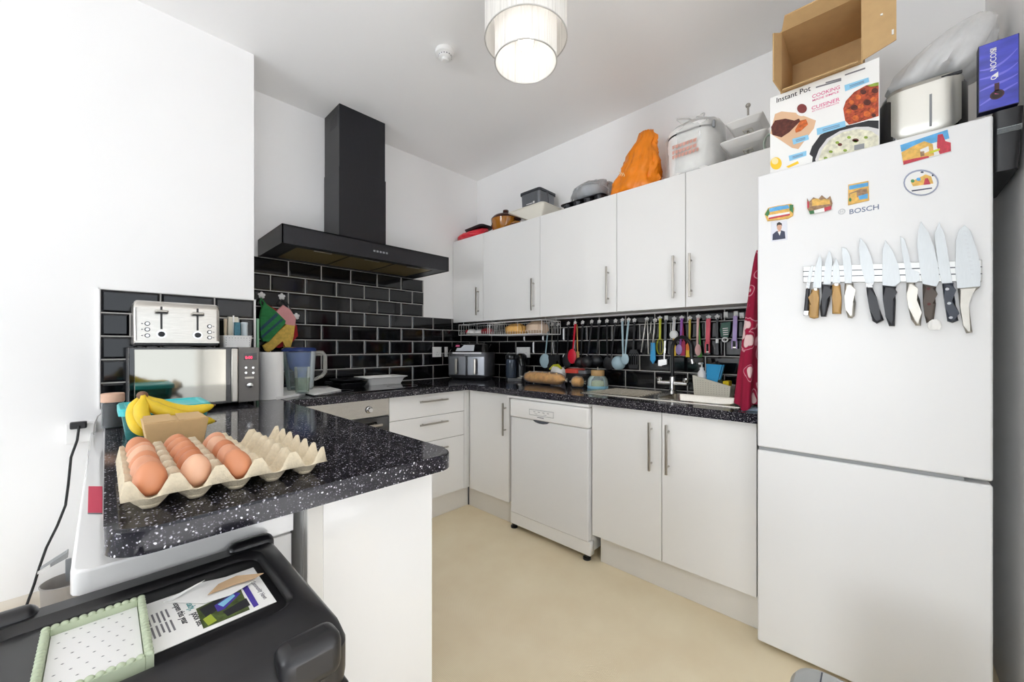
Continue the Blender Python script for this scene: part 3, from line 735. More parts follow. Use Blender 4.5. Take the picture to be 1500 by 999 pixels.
ban([(209, 580, 1.47), (222, 594, 1.46), (250, 606, 1.45), (285, 615, 1.46), (314, 617, 1.48)])
ban([(208, 579, 1.50), (200, 592, 1.50), (195, 607, 1.49), (200, 624, 1.47), (212, 638, 1.46)], .0155)
ban([(210, 580, 1.46), (208, 594, 1.45), (208, 608, 1.44), (218, 622, 1.44), (234, 630, 1.45)], .0165)
b = MB(banana_tip); q = at(208.5, 579, y=1.485); b.ball(q, .0125, 12, (1, 1.2, .9), 8); b.build('crown', t)
kx0, kx1, ky0, ky1, kz = .066, .192, 1.285, 1.40, .994
t = thing('card_box', 'small plain kraft card takeaway box in front of the bananas', 'box', ((kx0 + kx1) / 2, 1.34, WT))
b = MB(kraft_pale); i = .012
b.hexa([(kx0 + i, ky0 + i, WT + .0005), (kx1 - i, ky0 + i, WT + .0005), (kx1 - i, ky1 - i, WT + .0005), (kx0 + i, ky1 - i, WT + .0005)], [(kx0, ky0, kz), (kx1, ky0, kz), (kx1, ky1, kz), (kx0, ky1, kz)], .002); b.build('body', t)
b = MB(kraft_pale)
for x0, x1, dz in ((kx0 + .002, kx0 + .060, .004), (kx0 + .066, kx1 - .004, .003)): b.prism([(x0, ky0 + .004, kz + .0003), (x1, ky0 + .004, kz + .0003), (x1 - .003, ky1, kz + dz), (x0 + .003, ky1, kz + dz)], (0, 0, .0012))
b.build('lid_flap', t)

# ---- egg tray and eggs
EX0, EY0, PX_, PY_ = .024, .868, .0605, .0535
ECOL, EROW = 5, 6
et = thing('egg_tray', 'moulded grey pulp egg tray holding brown eggs on the peninsula', 'egg tray', (EX0, EY0, WT))
b = MB(pulp)
NS = 10
nx, ny = ECOL * NS, EROW * NS
H0, HA = .006, .05
def ez(u, v):
    f = .5 * (math.cos(2 * PI * u) + math.cos(2 * PI * v))        # 1 at posts, -1 in cups
    f = max(-.6, min(f, .9)); g = (f + .6) / 1.5
    return WT + H0 + HA * (g ** 1.25)
rows = []
for j in range(-1, ny + 2):
    r = []
    for i in range(-1, nx + 2):
        ii, jj = min(max(i, 0), nx), min(max(j, 0), ny)
        ox = -.006 if i < 0 else .006 if i > nx else 0; oy = -.006 if j < 0 else .006 if j > ny else 0
        z = ez(ii / NS, jj / NS)
        if ox or oy: z = WT + H0 + HA * .38
        r.append(Vector((EX0 + ii * PX_ / NS + ox, EY0 + jj * PY_ / NS + oy, z)))
    rows.append(r)
b.loft(rows, False, False, closed=False)
# cup feet
for i in range(ECOL):
    for j in range(EROW):
        c = (EX0 + (i + .5) * PX_, EY0 + (j + .5) * PY_, 0)
        b.lathe([(.011, WT + .0006), (.0165, WT + .008)], c, 12, True, False)
tr = b.build('tray', et, sharp=70)
sm = tr.modifiers.new('thickness', 'SOLIDIFY'); sm.thickness = .0022; sm.offset = -1
eb = MB(egg_m)
prof = []
for k in range(15):
    th = PI * k / 14; prof.append((.0222 * math.sin(th) * (1 + .10 * math.cos(th)), -.0285 * math.cos(th)))
eb.lathe(prof, (0, 0, 0), 24)
egg0 = single(eb, 'egg', 'x', 'egg')
egg_v = [egg0.data]
for m_ in (egg_m2, egg_m3, egg_m4): d_ = egg0.data.copy(); d_.materials[0] = m_; egg_v.append(d_)
first = True; rg = random.Random(3)
cn = ['left', 'middle', 'right']; rn = ['front', 'second', 'third', 'fourth', 'fifth', 'rear']
for ci, cnt in ((0, 6), (1, 6), (2, 5)):
    for k in range(cnt):
        o = egg0 if first else egg0.copy()
        if not first: C.objects.link(o)
        first = False
        o.data = egg_v[rg.choice((0, 0, 1, 1, 2, 3))]
        o.location = (EX0 + (ci + .5) * PX_ + rg.uniform(-.0015, .0015), EY0 + (k + .5) * PY_ + rg.uniform(-.001, .001), WT + .046 + rg.uniform(-.001, .003))
        o.rotation_euler = (rg.uniform(-.35, .35), rg.uniform(-.3, .3), rg.uniform(0, 6)); o.scale = (1, 1, rg.uniform(.95, 1.05))
        tag(o, f'brown egg in the {rn[k]} cup of the {cn[ci]} egg column of the pulp tray', 'egg', 'eggs in the pulp tray')

# ------------------------------------------------------------------ left of the peninsula
t = thing('low_cabinet', 'long low white cabinet tucked under the left edge of the peninsula worktop', 'cabinet', (.12, 1.6, 0))
LZ = .82
b = MB(carcass); b.box(-.018, .284, .945, 2.40, .001, LZ - .0425); b.build('body', t)
b = MB(gloss_white)
pl = [(-.037, 2.41), (-.037, .952), (-.034, .942), (-.026, .934), (-.014, .932), (.286, .932), (.286, 2.41)]
b.prism([(x, y, LZ - .04) for x, y in pl], (0, 0, .04), .005, 3); b.build('top', t)
b = MB(carcass); b.box(-.018, .284, .936, .9445, .02, LZ - .047, .002); b.build('front_panel', t)
p0, p1, p2, p3 = at(129.5, 713, z=LZ), at(150, 713, z=LZ), at(150, 752, z=LZ), at(128.5, 752, z=LZ)
b = MB(M('pink_red_card', '#e0405f', .6, var=.03)); b.prism([p + Vector((0, 0, .0004)) for p in (p0, p1, p2, p3)], (0, 0, .001))
b.mat(ink_grey).prism([Vector((p3.x, p3.y - .006, LZ + .0004)), Vector((p2.x, p2.y - .006, LZ + .0004)), p2 + Vector((0, 0, .0004)), p3 + Vector((0, 0, .0004))], (0, 0, .001))
single(b, 'card', 'pinkish red card lying on the low white cabinet half under the worktop', 'card', tuple(p3))
# wall socket with plug and cables
t = thing('wall_socket', 'white wall socket on the left wall with a black plug in it', 'socket', (-.066, YN, .82))
sx0, sx1 = at(96, 630, y=YN - .015).x, at(141, 630, y=YN - .015).x
b = MB(white_plastic); b.box(sx0, sx1, YN - .032, YN - .0005, .782, .864, .004, 3); b.build('plate', t)
t = thing('plug', 'black mains plug with a cable hanging down the left wall', 'plug', (-.07, YN - .05, .87))
q = at(116, 622, y=YN - .05)
b = MB(black_plastic); b.box(q.x - .026, q.x + .022, YN - .062, YN - .0319, q.z - .016, q.z + .012, .005, 3); b.build('plug_body', t)
cp_ = [at(u, v, y=y) for u, v, y in ((116, 624, 2.372), (113, 645, 2.37), (104, 670, 2.37), (100, 710, 2.37), (96, 740, 2.372), (84, 770, 2.375), (68, 802, 2.378), (58, 830, 2.38), (50, 856, 2.38), (40, 884, 2.38), (30, 910, 2.38))]
b = MB(cord_m); b.tube(cp_, .0042, 8); b.build('cable', t)
b = MB(M('grey_cable', '#a9a7a4', .5, var=.03)); b.tube([at(u, v, y=y) for u, v, y in ((137, 636, 2.35), (138, 622, 2.33), (143, 610, 2.30), (152, 603, 2.28))] + [Vector((.05, 2.3, WT + .004)), Vector((.1, 2.37, WT + .004))], .0022, 8)
single(b, 'cable', 'thin grey cable rising from the wall socket onto the peninsula worktop', 'cable', (0.05, 2.3, WT))
# waste bin behind the low cabinet
t = thing('waste_bin', 'grey round waste bin with raised steel-edged lid beside the low white cabinet', 'bin', (-.098, 2.3, 0))
b = MB(M('grey_bin', '#8d8884', .5, var=.06)); b.lathe([(.058, .001), (.068, .265), (.071, .274), (.067, .276), (.064, .268), (.055, .01)], (-.098, 2.3, 0), 36); b.build('bucket', t)
q0, q1 = at(58, 836, y=2.24), at(100, 811, y=2.28)
b = MB(grey_plastic); b.hexa([q0 + Vector((0, -.012, -.006)), q1 + Vector((0, -.012, -.012)), q1 + Vector((0, .03, -.012)), q0 + Vector((0, .03, -.006))], [q0 + Vector((0, -.012, .004)), q1 + Vector((0, -.012, .010)), q1 + Vector((0, .03, .010)), q0 + Vector((0, .03, .004))], .003); ld = b.build('lid_arm', t)
b = MB(chrome); q2 = q0 * .62 + q1 * .38; b.hexa([q0 + Vector((-.004, -.02, -.005)), q2 + Vector((0, -.02, -.006)), q2 + Vector((0, -.014, -.006)), q0 + Vector((-.004, -.014, -.005))], [q0 + Vector((-.004, -.02, .004)), q2 + Vector((0, -.02, .006)), q2 + Vector((0, -.014, .006)), q0 + Vector((-.004, -.014, .004))], .001); b.build('clip', ld)
b = MB(grey_plastic); b.box(-.105, -.088, 2.362, 2.372, .24, .33, .003); b.build('hinge', t)

# ------------------------------------------------------------------ black drawer tower in the foreground
t = thing('drawer_tower', 'black plastic drawer tower with recessed top and corner grips in the foreground', 'storage tower', (.045, .74, 0))
X0, X1, Y0, Y1, TZ = -.15, .238, .535, .922, .788
RF = .112
b = MB(trolley_m)
b.loft([rrect(X0, X1, Y0, Y1, .03, .715), rrect(X0 - .002, X1 + .002, Y0 - .002, Y1 + .002, .032, .73), rrect(X0 - .002, X1 + .002, Y0 - .002, Y1 + .002, .032, TZ - .02), rrect(X0 + .001, X1 - .001, Y0 + .012, Y1, .034, TZ - .006), rrect(X0 + .008, X1 - .008, Y0 + .035, Y1 - .006, .034, TZ),
        rrect(X0 + .03, X1 - .03, Y0 + RF, Y1 - .036, .035, TZ)], True, False); tp = b.build('top', t)
b = MB(trolley_dk)
b.loft([rrect(X0 + .03, X1 - .03, Y0 + RF, Y1 - .036, .035, TZ), rrect(X0 + .034, X1 - .034, Y0 + RF + .005, Y1 - .041, .033, TZ - .003), rrect(X0 + .038, X1 - .038, Y0 + RF + .011, Y1 - .047, .03, TZ - .011)], False, True); b.build('recess', tp)
b = MB(trolley_m)
for x in (X0, X1 - .03):
    for y in (Y0, Y1 - .03): b.box(x, x + .03, y, y + .03, .03, .716, .008, 3)
b.box(X0 + .005, X1 - .005, Y1 - .012, Y1 - .004, .04, .716); b.box(X0 + .004, X0 + .012, Y0 + .02, Y1 - .02, .04, .716); b.box(X1 - .012, X1 - .004, Y0 + .02, Y1 - .02, .04, .716)
b.box(X0 + .01, X1 - .01, Y0 + .01, Y1 - .01, .03, .045)
b.build('frame', t)
for z0, z1 in ((.06, .27), (.28, .49), (.50, .70)):
    b = MB(clear_drawer); b.box(X0 + .034, X1 - .034, Y0 - .004, Y1 - .02, z0, z1, .006); d = b.build('drawer', t)
    b = MB(trolley_m); b.box(X0 + .11, X1 - .11, Y0 - .016, Y0 - .0045, z1 - .03, z1 - .012, .004); b.build('handle', d)
def grip(x0, x1, y0, y1):
    b = MB(trolley_m); b.box(x0, x1, y0, y1, .742, TZ + .012, .016, 4); b.build('corner_grip', t)
grip(X1 - .09, X1 - .014, Y0 - .012, Y0 + .035); grip(X0 - .006, X0 + .07, Y0 - .012, Y0 + .03)
grip(X1 - .075, X1 + .004, Y1 - .03, Y1 + .006); grip(X0 - .006, X0 + .085, Y1 - .03, Y1 + .006)
for x in (X0 + .03, X1 - .03):
    for y in (Y0 + .03, Y1 - .03):
        b = MB(black_plastic); b.cyl((x - .008, y, .0155), (x + .008, y, .0155), .015, n=16); b.build('castor', t)
# newspaper page on the tower
PZ = TZ - .0105
NZ = PZ + .0006
def np_(u, v, dz=0): return at(u, v, z=NZ + dz) 
t = thing('newspaper', 'newspaper page with a photo lying on the black drawer tower beside the green tray', 'newspaper', tuple(np_(300, 890)))
b = MB(paper_w); b.prism([np_(371, 832), np_(405, 882), np_(221, 961), np_(196, 893)], (0, 0, .0012)); sh = b.build('page', t)
top = .0014
ex = (np_(272, 922) - np_(253, 884)).normalized(); ey = Vector((0, 0, 1)).cross(ex)
b = MB(ink)
b.text('reopen this year', .0115, np_(252, 882.5, top), ex, ey, depth=.0002, bold=.01)
b.mat(ink_teal).text('is ready, ', .0125, np_(269, 878, top), ex, ey, depth=.0002, bold=.01)
b.mat(ink).text('pool set', .0125, np_(280, 899, top), ex, ey, depth=.0002, bold=.01)
b.build('headline', sh); b = MB(ink_grey)
P0 = np_(247, 890, top); 
for k in range(9):
    o = P0 - ey * (.005 + k * .0052)
    for s in (0, 1): b.prism([o + ex * (.002 + s * .036), o + ex * (.034 + s * .036 - (.006 if (k * 7 + s) % 3 == 0 else 0)), o + ex * (.034 + s * .036 - (.006 if (k * 7 + s) % 3 == 0 else 0)) + ey * .0022, o + ex * (.002 + s * .036) + ey * .0022], (0, 0, .0002))
b.build('text_columns', sh); b = MB(ink_purple)
b.mat(ink_purple).prism([np_(355, 862, top), np_(362, 857, top), np_(379, 886, top), np_(372, 890, top)], (0, 0, .0002))
b.mat(ink_grey).text('Community', .009, np_(367, 853, top), ex, ey, depth=.0002); b.text('News', .009, np_(380, 870, top), ex, ey, depth=.0002)
b.build('masthead', sh)
b = MB(M('photo_foliage', '#4c5a2c', .6, var=.6, vscale=120)); q = [np_(287, 892, top), np_(352, 862, top), np_(366, 893, top), np_(298, 921, top)]; b.prism(q, (0, 0, .0002))
def pq(u, v): return q[0] + (q[1] - q[0]) * u + (q[3] - q[0]) * v + Vector((0, 0, .0003))
b.mat(ink).prism([pq(.05, .1), pq(.6, 0), pq(.55, .45), pq(.12, .6)], (0, 0, .0001)); b.prism([pq(.45, .7), pq(1, .6), pq(1, 1), pq(.5, 1)], (0, 0, .0001))
b.mat(ink_purple).prism([pq(.35, .25), pq(.85, .05), pq(.95, .25), pq(.5, .62), pq(.36, .6)], (0, 0, .0002)); b.mat(ink_blue).prism([pq(.42, .28), pq(.8, .12), pq(.82, .26), pq(.5, .5)], (0, 0, .0003))
b.mat(M('photo_lime', '#9aa83a', .6, var=.2)).prism([pq(.05, .62), pq(.22, .55), pq(.28, .95), pq(.1, .98)], (0, 0, .0002))
b.build('picture', sh)
t = thing('envelope', 'torn open envelope with tan inside resting on the newspaper', 'envelope', tuple(np_(310, 870)))
b = MB(paper_w); b.prism([np_(239, 883, .002), np_(290, 855, .004), np_(330, 846, .004), np_(372, 838, .004), np_(374, 850, .006), np_(338, 872, .004), np_(300, 884, .003)], (0, 0, .0009))
b.prism([np_(239, 882, .004), np_(296, 852, .016), np_(300, 850, .014), np_(252, 880, .004)], (0, 0, .0008)); b.build('paper', t)
b = MB(M('envelope_tan', '#b79a78', .85, var=.1)); b.prism([np_(304, 872, .006), np_(320, 856, .010), np_(346, 844, .014), np_(386, 840, .016), np_(372, 848, .012), np_(340, 858, .008)], (0, 0, .0008)); b.build('lining', t)
# green scalloped tray
gx0, gx1, gy0, gy1 = -.058, .044, .66, .826
t = thing('scalloped_tray', 'sage green scalloped tray with white dotted base on the black drawer tower', 'tray', (0, .72, PZ))
b = MB(towel_m); z0 = PZ + .0006
b.box(gx0 + .003, gx1 - .003, gy0 + .003, gy1 - .003, z0, z0 + .004)
for (a0, a1, c0, c1) in ((gx0, gx0 + .008, gy0, gy1), (gx1 - .008, gx1, gy0, gy1), (gx0 + .008, gx1 - .008, gy0, gy0 + .008), (gx0 + .008, gx1 - .008, gy1 - .008, gy1)): b.box(a0, a1, c0, c1, z0, z0 + .018, .001)
n1, n2 = 12, 20
for k in range(n1):
    x = gx0 + .004 + (gx1 - gx0 - .008) * k / (n1 - 1)
    for y in (gy0 + .004, gy1 - .004): b.ball((x, y, z0 + .018), .0045, 10, (1, 1, .8), 6)
for k in range(1, n2 - 1):
    y = gy0 + .004 + (gy1 - gy0 - .008) * k / (n2 - 1)
    for x in (gx0 + .004, gx1 - .004): b.ball((x, y, z0 + .018), .0045, 10, (1, 1, .8), 6)
b.build('rim', t)
b = MB(white_plastic); b.box(gx0 + .009, gx1 - .009, gy0 + .009, gy1 - .009, z0 + .004, z0 + .009)
b.mat(ink_grey)
for i in range(6):
    for j in range(9):
        x = gx0 + .017 + i * .0135 + (.006 if j % 2 else 0); y = gy0 + .02 + j * .0185
        if x < gx1 - .014: b.prism([(x - .0016, y, z0 + .0091), (x, y - .001, z0 + .0091), (x + .0016, y, z0 + .0091), (x, y + .001, z0 + .0091)], (0, 0, .0002))
b.build('insert', t)
# grey bin corner at the bottom right
t = thing('pedal_bin', 'grey plastic bin with panelled lid on the floor in front of the fridge', 'bin', (1.2, .03, 0))
bm_ = M('grey_bin_plastic', '#a3a5a3', .42, var=.05)
q = at(1183, 976, z=.42)
bx, by = q.x, q.y
b = MB(bm_); b.loft([rrect(bx - .17, bx + .015, by - .27, by + .02, .05, .001), rrect(bx - .18, bx + .02, by - .28, by + .025, .055, .37)]); b.build('bucket', t)
b = MB(bm_); b.loft([rrect(bx - .182, bx + .022, by - .282, by + .027, .056, .372), rrect(bx - .182, bx + .022, by - .282, by + .027, .056, .40), rrect(bx - .175, bx + .012, by - .275, by + .018, .05, .416), rrect(bx - .16, bx, by - .26, by + .002, .04, .422)]); ld = b.build('lid', t)
b = MB(dark_gap); b.box(bx - .155, bx - .002, by - .25, by - .026, .4215, .4226); b.mat(bm_).box(bx - .152, bx - .005, by - .247, by - .029, .422, .425, .001); b.build('lid_panel', ld)
# ================================================================== hood-wall counter
t = thing('kitchen_roll', 'white paper towel roll between the microwave and the water jug', 'paper roll', (.60, 2.30, WT))
b = MB(cloth_w); b.lathe([(.02, WT + .001), (.055, WT + .001), (.0555, WT + .12), (.055, WT + .243), (.02, WT + .243), (.019, WT + .02)], (.602, 2.30, 0), 40); b.build('roll', t)
b = MB(kraft_in); b.lathe([(.0185, WT + .002), (.0185, WT + .2435), (.016, WT + .2435), (.016, WT + .002)], (.602, 2.30, 0), 24, False, False); b.build('core', t)
# folded cloth
b = MB(cloth_w)
P = [at(u, v, z=WT + .0005) for u, v in ((405, 586), (500, 573.5), (480, 568), (455, 570), (440, 566), (404, 571))]
b.prism([Vector((min(p.x, .79), p.y, WT + .0005)) for p in P], (0, 0, .012), .002)
b.prism([Vector((max(p.x, .785), p.y, WT + .0075)) for p in P], (0, 0, .0050), .002); single(b, 'dish_cloth', 'white dish cloth lying flat under the glass and water jug', 'cloth', tuple(P[0]))
CZ = WT + .0130
# filter jug
jx, jy = .82, 2.545
t = thing('filter_jug', 'clear water filter jug with blue reservoir beside the kitchen roll', 'jug', (jx, jy, CZ))
def orr(rx, ry, z, k=0, n=36):
    P = []
    for i in range(n):
        a = 2 * PI * i / n; r = 1 + k * max(0, math.cos(a - PI)) ** 8
        P.append(Vector((jx + rx * r * math.cos(a), jy + ry * r * math.sin(a), z)))
    return P
b = MB(clear_glass); b.loft([orr(.068, .05, CZ), orr(.074, .056, CZ + .02), orr(.088, .062, CZ + .23, .12), orr(.086, .060, CZ + .23, .12), orr(.072, .053, CZ + .02), orr(.066, .047, CZ + .006)], True, True); b.build('body', t)
b = MB(jug_blue); b.loft([orr(.03, .03, CZ + .055), orr(.034, .033, CZ + .11), orr(.06, .046, CZ + .135), orr(.08, .057, CZ + .225)], True, False); b.build('reservoir', t)
b = MB(blue_m); b.lathe([(.028, CZ + .06), (.03, CZ + .12)], (jx, jy, 0), 24); b.build('filter_cartridge', t)
b = MB(jug_dark); b.loft([orr(.09, .064, CZ + .231, .14), orr(.091, .065, CZ + .243, .14), orr(.082, .057, CZ + .252, .1), orr(.04, .03, CZ + .256)], True, True); b.build('lid', t)
b = MB(cling); h = [(jx + .086, jy, CZ + .222), (jx + .125, jy - .012, CZ + .222), (jx + .138, jy - .016, CZ + .2), (jx + .138, jy - .016, CZ + .1), (jx + .12, jy - .01, CZ + .075), (jx + .078, jy, CZ + .055)]
b.tube(h, [.011, .012, .012, .012, .011, .01], 10); b.build('handle', t)
b = MB(M('water_tint', '#9fb4b8', .1, var=.1)); b.lathe([(.0, 0)] if 0 else [(.055, CZ + .007), (.058, CZ + .012)], (jx, jy, 0), 28); b.build('water_trace', t)
# patterned glass
gx, gy = .768, 2.35
t = thing('tumbler', 'tall drinking glass with green speckled lower half in front of the water jug', 'glass', (gx, gy, CZ))
b = MB(clear_glass); b.lathe([(.032, CZ), (.034, CZ + .002), (.041, CZ + .145), (.0395, CZ + .145), (.0325, CZ + .006)], (gx, gy, 0), 32); b.build('glass', t)
b = MB(glass('green_speckled_glass', '#e6ede4', .1, .7, '#b9c6b4')); b.lathe([(.0335, CZ + .008), (.0385, CZ + .085)], (gx, gy, 0), 32, False, False)
b.mat(green_bits)
rg = random.Random(5)
for k in range(120):
    a = rg.uniform(0, 2 * PI); z = rg.uniform(.008, .085); r = .0345 + .0055 * z / .085 + .0004
    c = Vector((gx + r * math.cos(a), gy + r * math.sin(a), CZ + z)); tv = Vector((-math.sin(a), math.cos(a), 0)); w_ = rg.uniform(.001, .0022)
    b.add([c + tv * w_, c + Vector((0, 0, w_)), c - tv * w_, c - Vector((0, 0, w_))], [(0, 1, 2, 3)])
b.build('pattern', t)
# black griddle pans at the back of the hob
HZ = WT + .0062
def pan(nm, lab, x0, x1, y0, y1, z, h, handle):
    t = thing(nm, lab, 'pan', ((x0 + x1) / 2, (y0 + y1) / 2, z))
    b = MB(black_satin); b.loft([rrect(x0 + .015, x1 - .015, y0 + .015, y1 - .015, .03, z), rrect(x0, x1, y0, y1, .035, z + h), rrect(x0 - .006, x1 + .006, y0 - .006, y1 + .006, .04, z + h + .002), rrect(x0 - .006, x1 + .006, y0 - .006, y1 + .006, .04, z + h + .005), rrect(x0 + .004, x1 - .004, y0 + .004, y1 - .004, .034, z + h + .004), rrect(x0 + .018, x1 - .018, y0 + .018, y1 - .018, .03, z + .005)], True, True); b.build('pan_body', t)
    if handle:
        b = MB(black_plastic); b.tube([(x0, (y0 + y1) / 2, z + h), (x0 - .025, (y0 + y1) / 2 - .01, z + h + .008), (x0 - .06, (y0 + y1) / 2 - .03, z + h + .012)], [.008, .009, .010], 10); b.build('handle', t)
pan('griddle_pan', 'black square griddle pan with handle at the back of the hob', 1.03, 1.215, 2.47, 2.70, HZ, .026, True)
pan('baking_tray', 'shallow black tray stacked on the griddle pan left of the white roasting tray', 1.04, 1.205, 2.48, 2.69, HZ + .032, .014, False)
# white roasting tray
wx0, wx1, wy0, wy1 = 1.24, 1.52, 2.52, 2.71
t = thing('roasting_tray', 'white rectangular roasting dish with flared rim on the hob', 'roasting tray', (1.38, 2.61, HZ))
b = MB(white_plastic)
b.loft([rrect(wx0 + .02, wx1 - .02, wy0 + .02, wy1 - .02, .015, HZ), rrect(wx0, wx1, wy0, wy1, .02, HZ + .045), rrect(wx0 - .02, wx1 + .02, wy0 - .012, wy1 + .012, .022, HZ + .05), rrect(wx0 - .02, wx1 + .02, wy0 - .012, wy1 + .012, .022, HZ + .054), rrect(wx0 + .004, wx1 - .004, wy0 + .004, wy1 - .004, .018, HZ + .05), rrect(wx0 + .022, wx1 - .022, wy0 + .022, wy1 - .022, .015, HZ + .005)], True, True); b.build('dish', t)
b = MB(clear_glass); b.box(wx1 + .002, wx1 + .04, 2.58, 2.64, HZ + .035, HZ + .05, .006); b.build('side_grip', t)
# ---- sockets
def socket(lab, c, n, w, h, double):
    t = thing('wall_socket', lab, 'socket', tuple(c)); n = Vector(n); s = Vector((0, 0, 1)).cross(n); c = Vector(c)
    b = MB(white_plastic); P = [c + s * i * w / 2 + Vector((0, 0, j * h / 2)) for i, j in ((-1, -1), (1, -1), (1, 1), (-1, 1))]; b.prism(P, n * .009, .003); b.build('plate', t)
    for k in ((-1, 1) if double else (0,)):
        b = MB(white_plastic); o = c + s * k * w * .25 + Vector((0, 0, h * .26)) + n * .009
        b.prism([o + s * i * .006 + Vector((0, 0, j * .009)) for i, j in ((-1, -1), (1, -1), (1, 1), (-1, 1))], n * .003, .001); b.build('switch', t)
    b = MB(ink_grey)
    for k in ((-1, 1) if double else (0,)):
        for i, j in ((0, -.04), (-.25, -.28), (.25, -.28)):
            o = c + s * (k * w * .25 + i * (.03 if double else .04)) + Vector((0, 0, j * h)) + n * .0091
            b.prism([o + s * i2 * .002 + Vector((0, 0, j2 * .003)) for i2, j2 in ((-1, -1), (1, -1), (1, 1), (-1, 1))], n * .0003)
    b.build('pin_holes', t)
socket('white single wall socket on the black tiles left of the air fryer', (1.972, YW - .0078, 1.137), (0, -1, 0), .088, .086, False)
socket('white switch plate on the hood wall tight beside the air fryer', (2.07, YW - .0078, 1.137), (0, -1, 0), .03, .086, False)
socket('white double wall socket behind the coffee machine', (XW - .0078, 2.18, 1.135), (-1, 0, 0), .146, .086, True)

# ================================================================== corner: air fryer, coffee machine
ax, ay, ar = 2.07, 2.485, math.radians(-62)
t = thing('air_fryer', 'large grey double-drawer air fryer in the worktop corner', 'air fryer', (ax, ay, WT), ar)
af_grey = M('air_fryer_grey', '#55565a', .35, .5, var=.05); af_lt = M('air_fryer_silver', '#83858a', .3, .7, var=.05)
b = MB(af_grey)
W_, D_ = .185, .225
def arr(w, y0, y1, r, z): return rrect(-w, w, y0, y1, r, z)
b.loft([arr(W_ - .02, .012, D_ - .01, .05, .012), arr(W_ - .004, 0, D_, .05, .03), arr(W_, 0, D_, .05, .19), arr(W_ - .004, .006, D_, .05, .225)], True, True); b.build('body', t, local=True)
b = MB(black_gloss); b.loft([arr(W_ - .006, .007, D_ - .001, .05, .2255), arr(W_ - .025, .045, D_ - .02, .05, .29), arr(W_ - .06, .08, D_ - .05, .05, .30)], True, True); b.build('top_panel', t, local=True)
# glossy sloped screen on the front of the top panel
b = MB(black_gloss); b.hexa([(-.125, .003, .232), (.125, .003, .232), (.125, .010, .232), (-.125, .010, .232)], [(-.12, .040, .292), (.12, .040, .292), (.12, .047, .292), (-.12, .047, .292)], .001); s_ = b.build('screen', t, local=True)
b = MB(M('painted_screen_reflection', '#cfd3da', .4, var=.05)); b.prism([(-.10, .0025, .236), (.06, .0025, .236), (.055, .036, .287), (-.04, .036, .287), (-.06, .02, .262), (-.095, .02, .262)], (0, -.0015, 0))  # pale shape paints a bright reflection onto the dark screen
b.mat(ink_pink).prism([(-.112, .029, .272), (-.075, .029, .272), (-.08, .037, .286), (-.112, .037, .286)], (0, -.004, 0)); b.build('reflection_and_sticker', s_, local=True)
b = MB(M('lit_control_strip', '#f2f3f6', .3, var=.01)); b.box(-.128, .128, -.006, .004, .213, .226, .002); b.build('control_strip', t, local=True)
for k in (-1, 1):
    b = MB(af_lt); b.box(k * .083 - .078, k * .083 + .078, -.012, .002, .034, .195, .008, 3); d = b.build('drawer', t, local=True)
    b = MB(steel_h); b.box(k * .083 - .011 - .0, k * .083 + .011, -.042, -.026, .045, .175, .006, 3); b.box(k * .083 - .008, k * .083 + .008, -.03, -.0125, .055, .075, .003); b.box(k * .083 - .008, k * .083 + .008, -.03, -.0125, .15, .17, .003); b.build('handle', d, local=True)
b = MB(grey_plastic); b.box(-.022, .022, -.0005, .0015, .199, .204); b.build('maker_mark', t, local=True)
b = MB(black_plastic); b.loft([arr(W_ - .03, .03, D_ - .02, .04, .0005), arr(W_ - .03, .02, D_ - .01, .04, .0125)]); b.build('base', t, local=True)

t = thing('coffee_machine', 'black pod coffee machine beside the air fryer', 'coffee machine', (2.29, 2.13, WT), math.radians(-60))
cm = M('coffee_machine_black', '#17181b', .28, .1, coat=.2, var=.06); cmt = M('smoky_water_tank', '#3c4654', .12, .1, coat=.5, var=.1)
b = MB(cm); b.loft([rrect(-.085, .075, -.06, .075, .03, .0005), rrect(-.08, .07, -.055, .07, .03, .022)]); b.build('base', t, local=True)
b = MB(cmt); b.lathe([(.046, .022), (.048, .03), (.048, .165), (.044, .17)], (-.045, .02, 0), 28); b.build('water_tank', t, local=True)
b = MB(cm); b.lathe([(.05, .171), (.052, .178), (.05, .2), (.036, .212), (.01, .215)], (-.045, .02, 0), 28); b.build('tank_lid', t, local=True)
b = MB(cm); b.loft([rrect(.012, .068, -.03, .06, .02, .022), rrect(.012, .07, -.03, .06, .02, .15), rrect(.0, .08, -.06, .06, .025, .18), rrect(.005, .075, -.065, .05, .025, .205), rrect(.02, .06, -.03, .03, .015, .218)]); b.build('brew_head', t, local=True)
b = MB(black_gloss); b.tube([(.04, -.06, .20), (.05, -.085, .185), (.062, -.105, .15), (.068, -.112, .12)], [.02, .02, .017, .012], 14); b.build('lever', t, local=True)
b = MB(steel_h); b.cyl((.04, -.052, .165), (.04, -.052, .178), .012, n=16); b.box(.02, .055, -.062, -.03, .0225, .028, .002); b.build('spout', t, local=True)
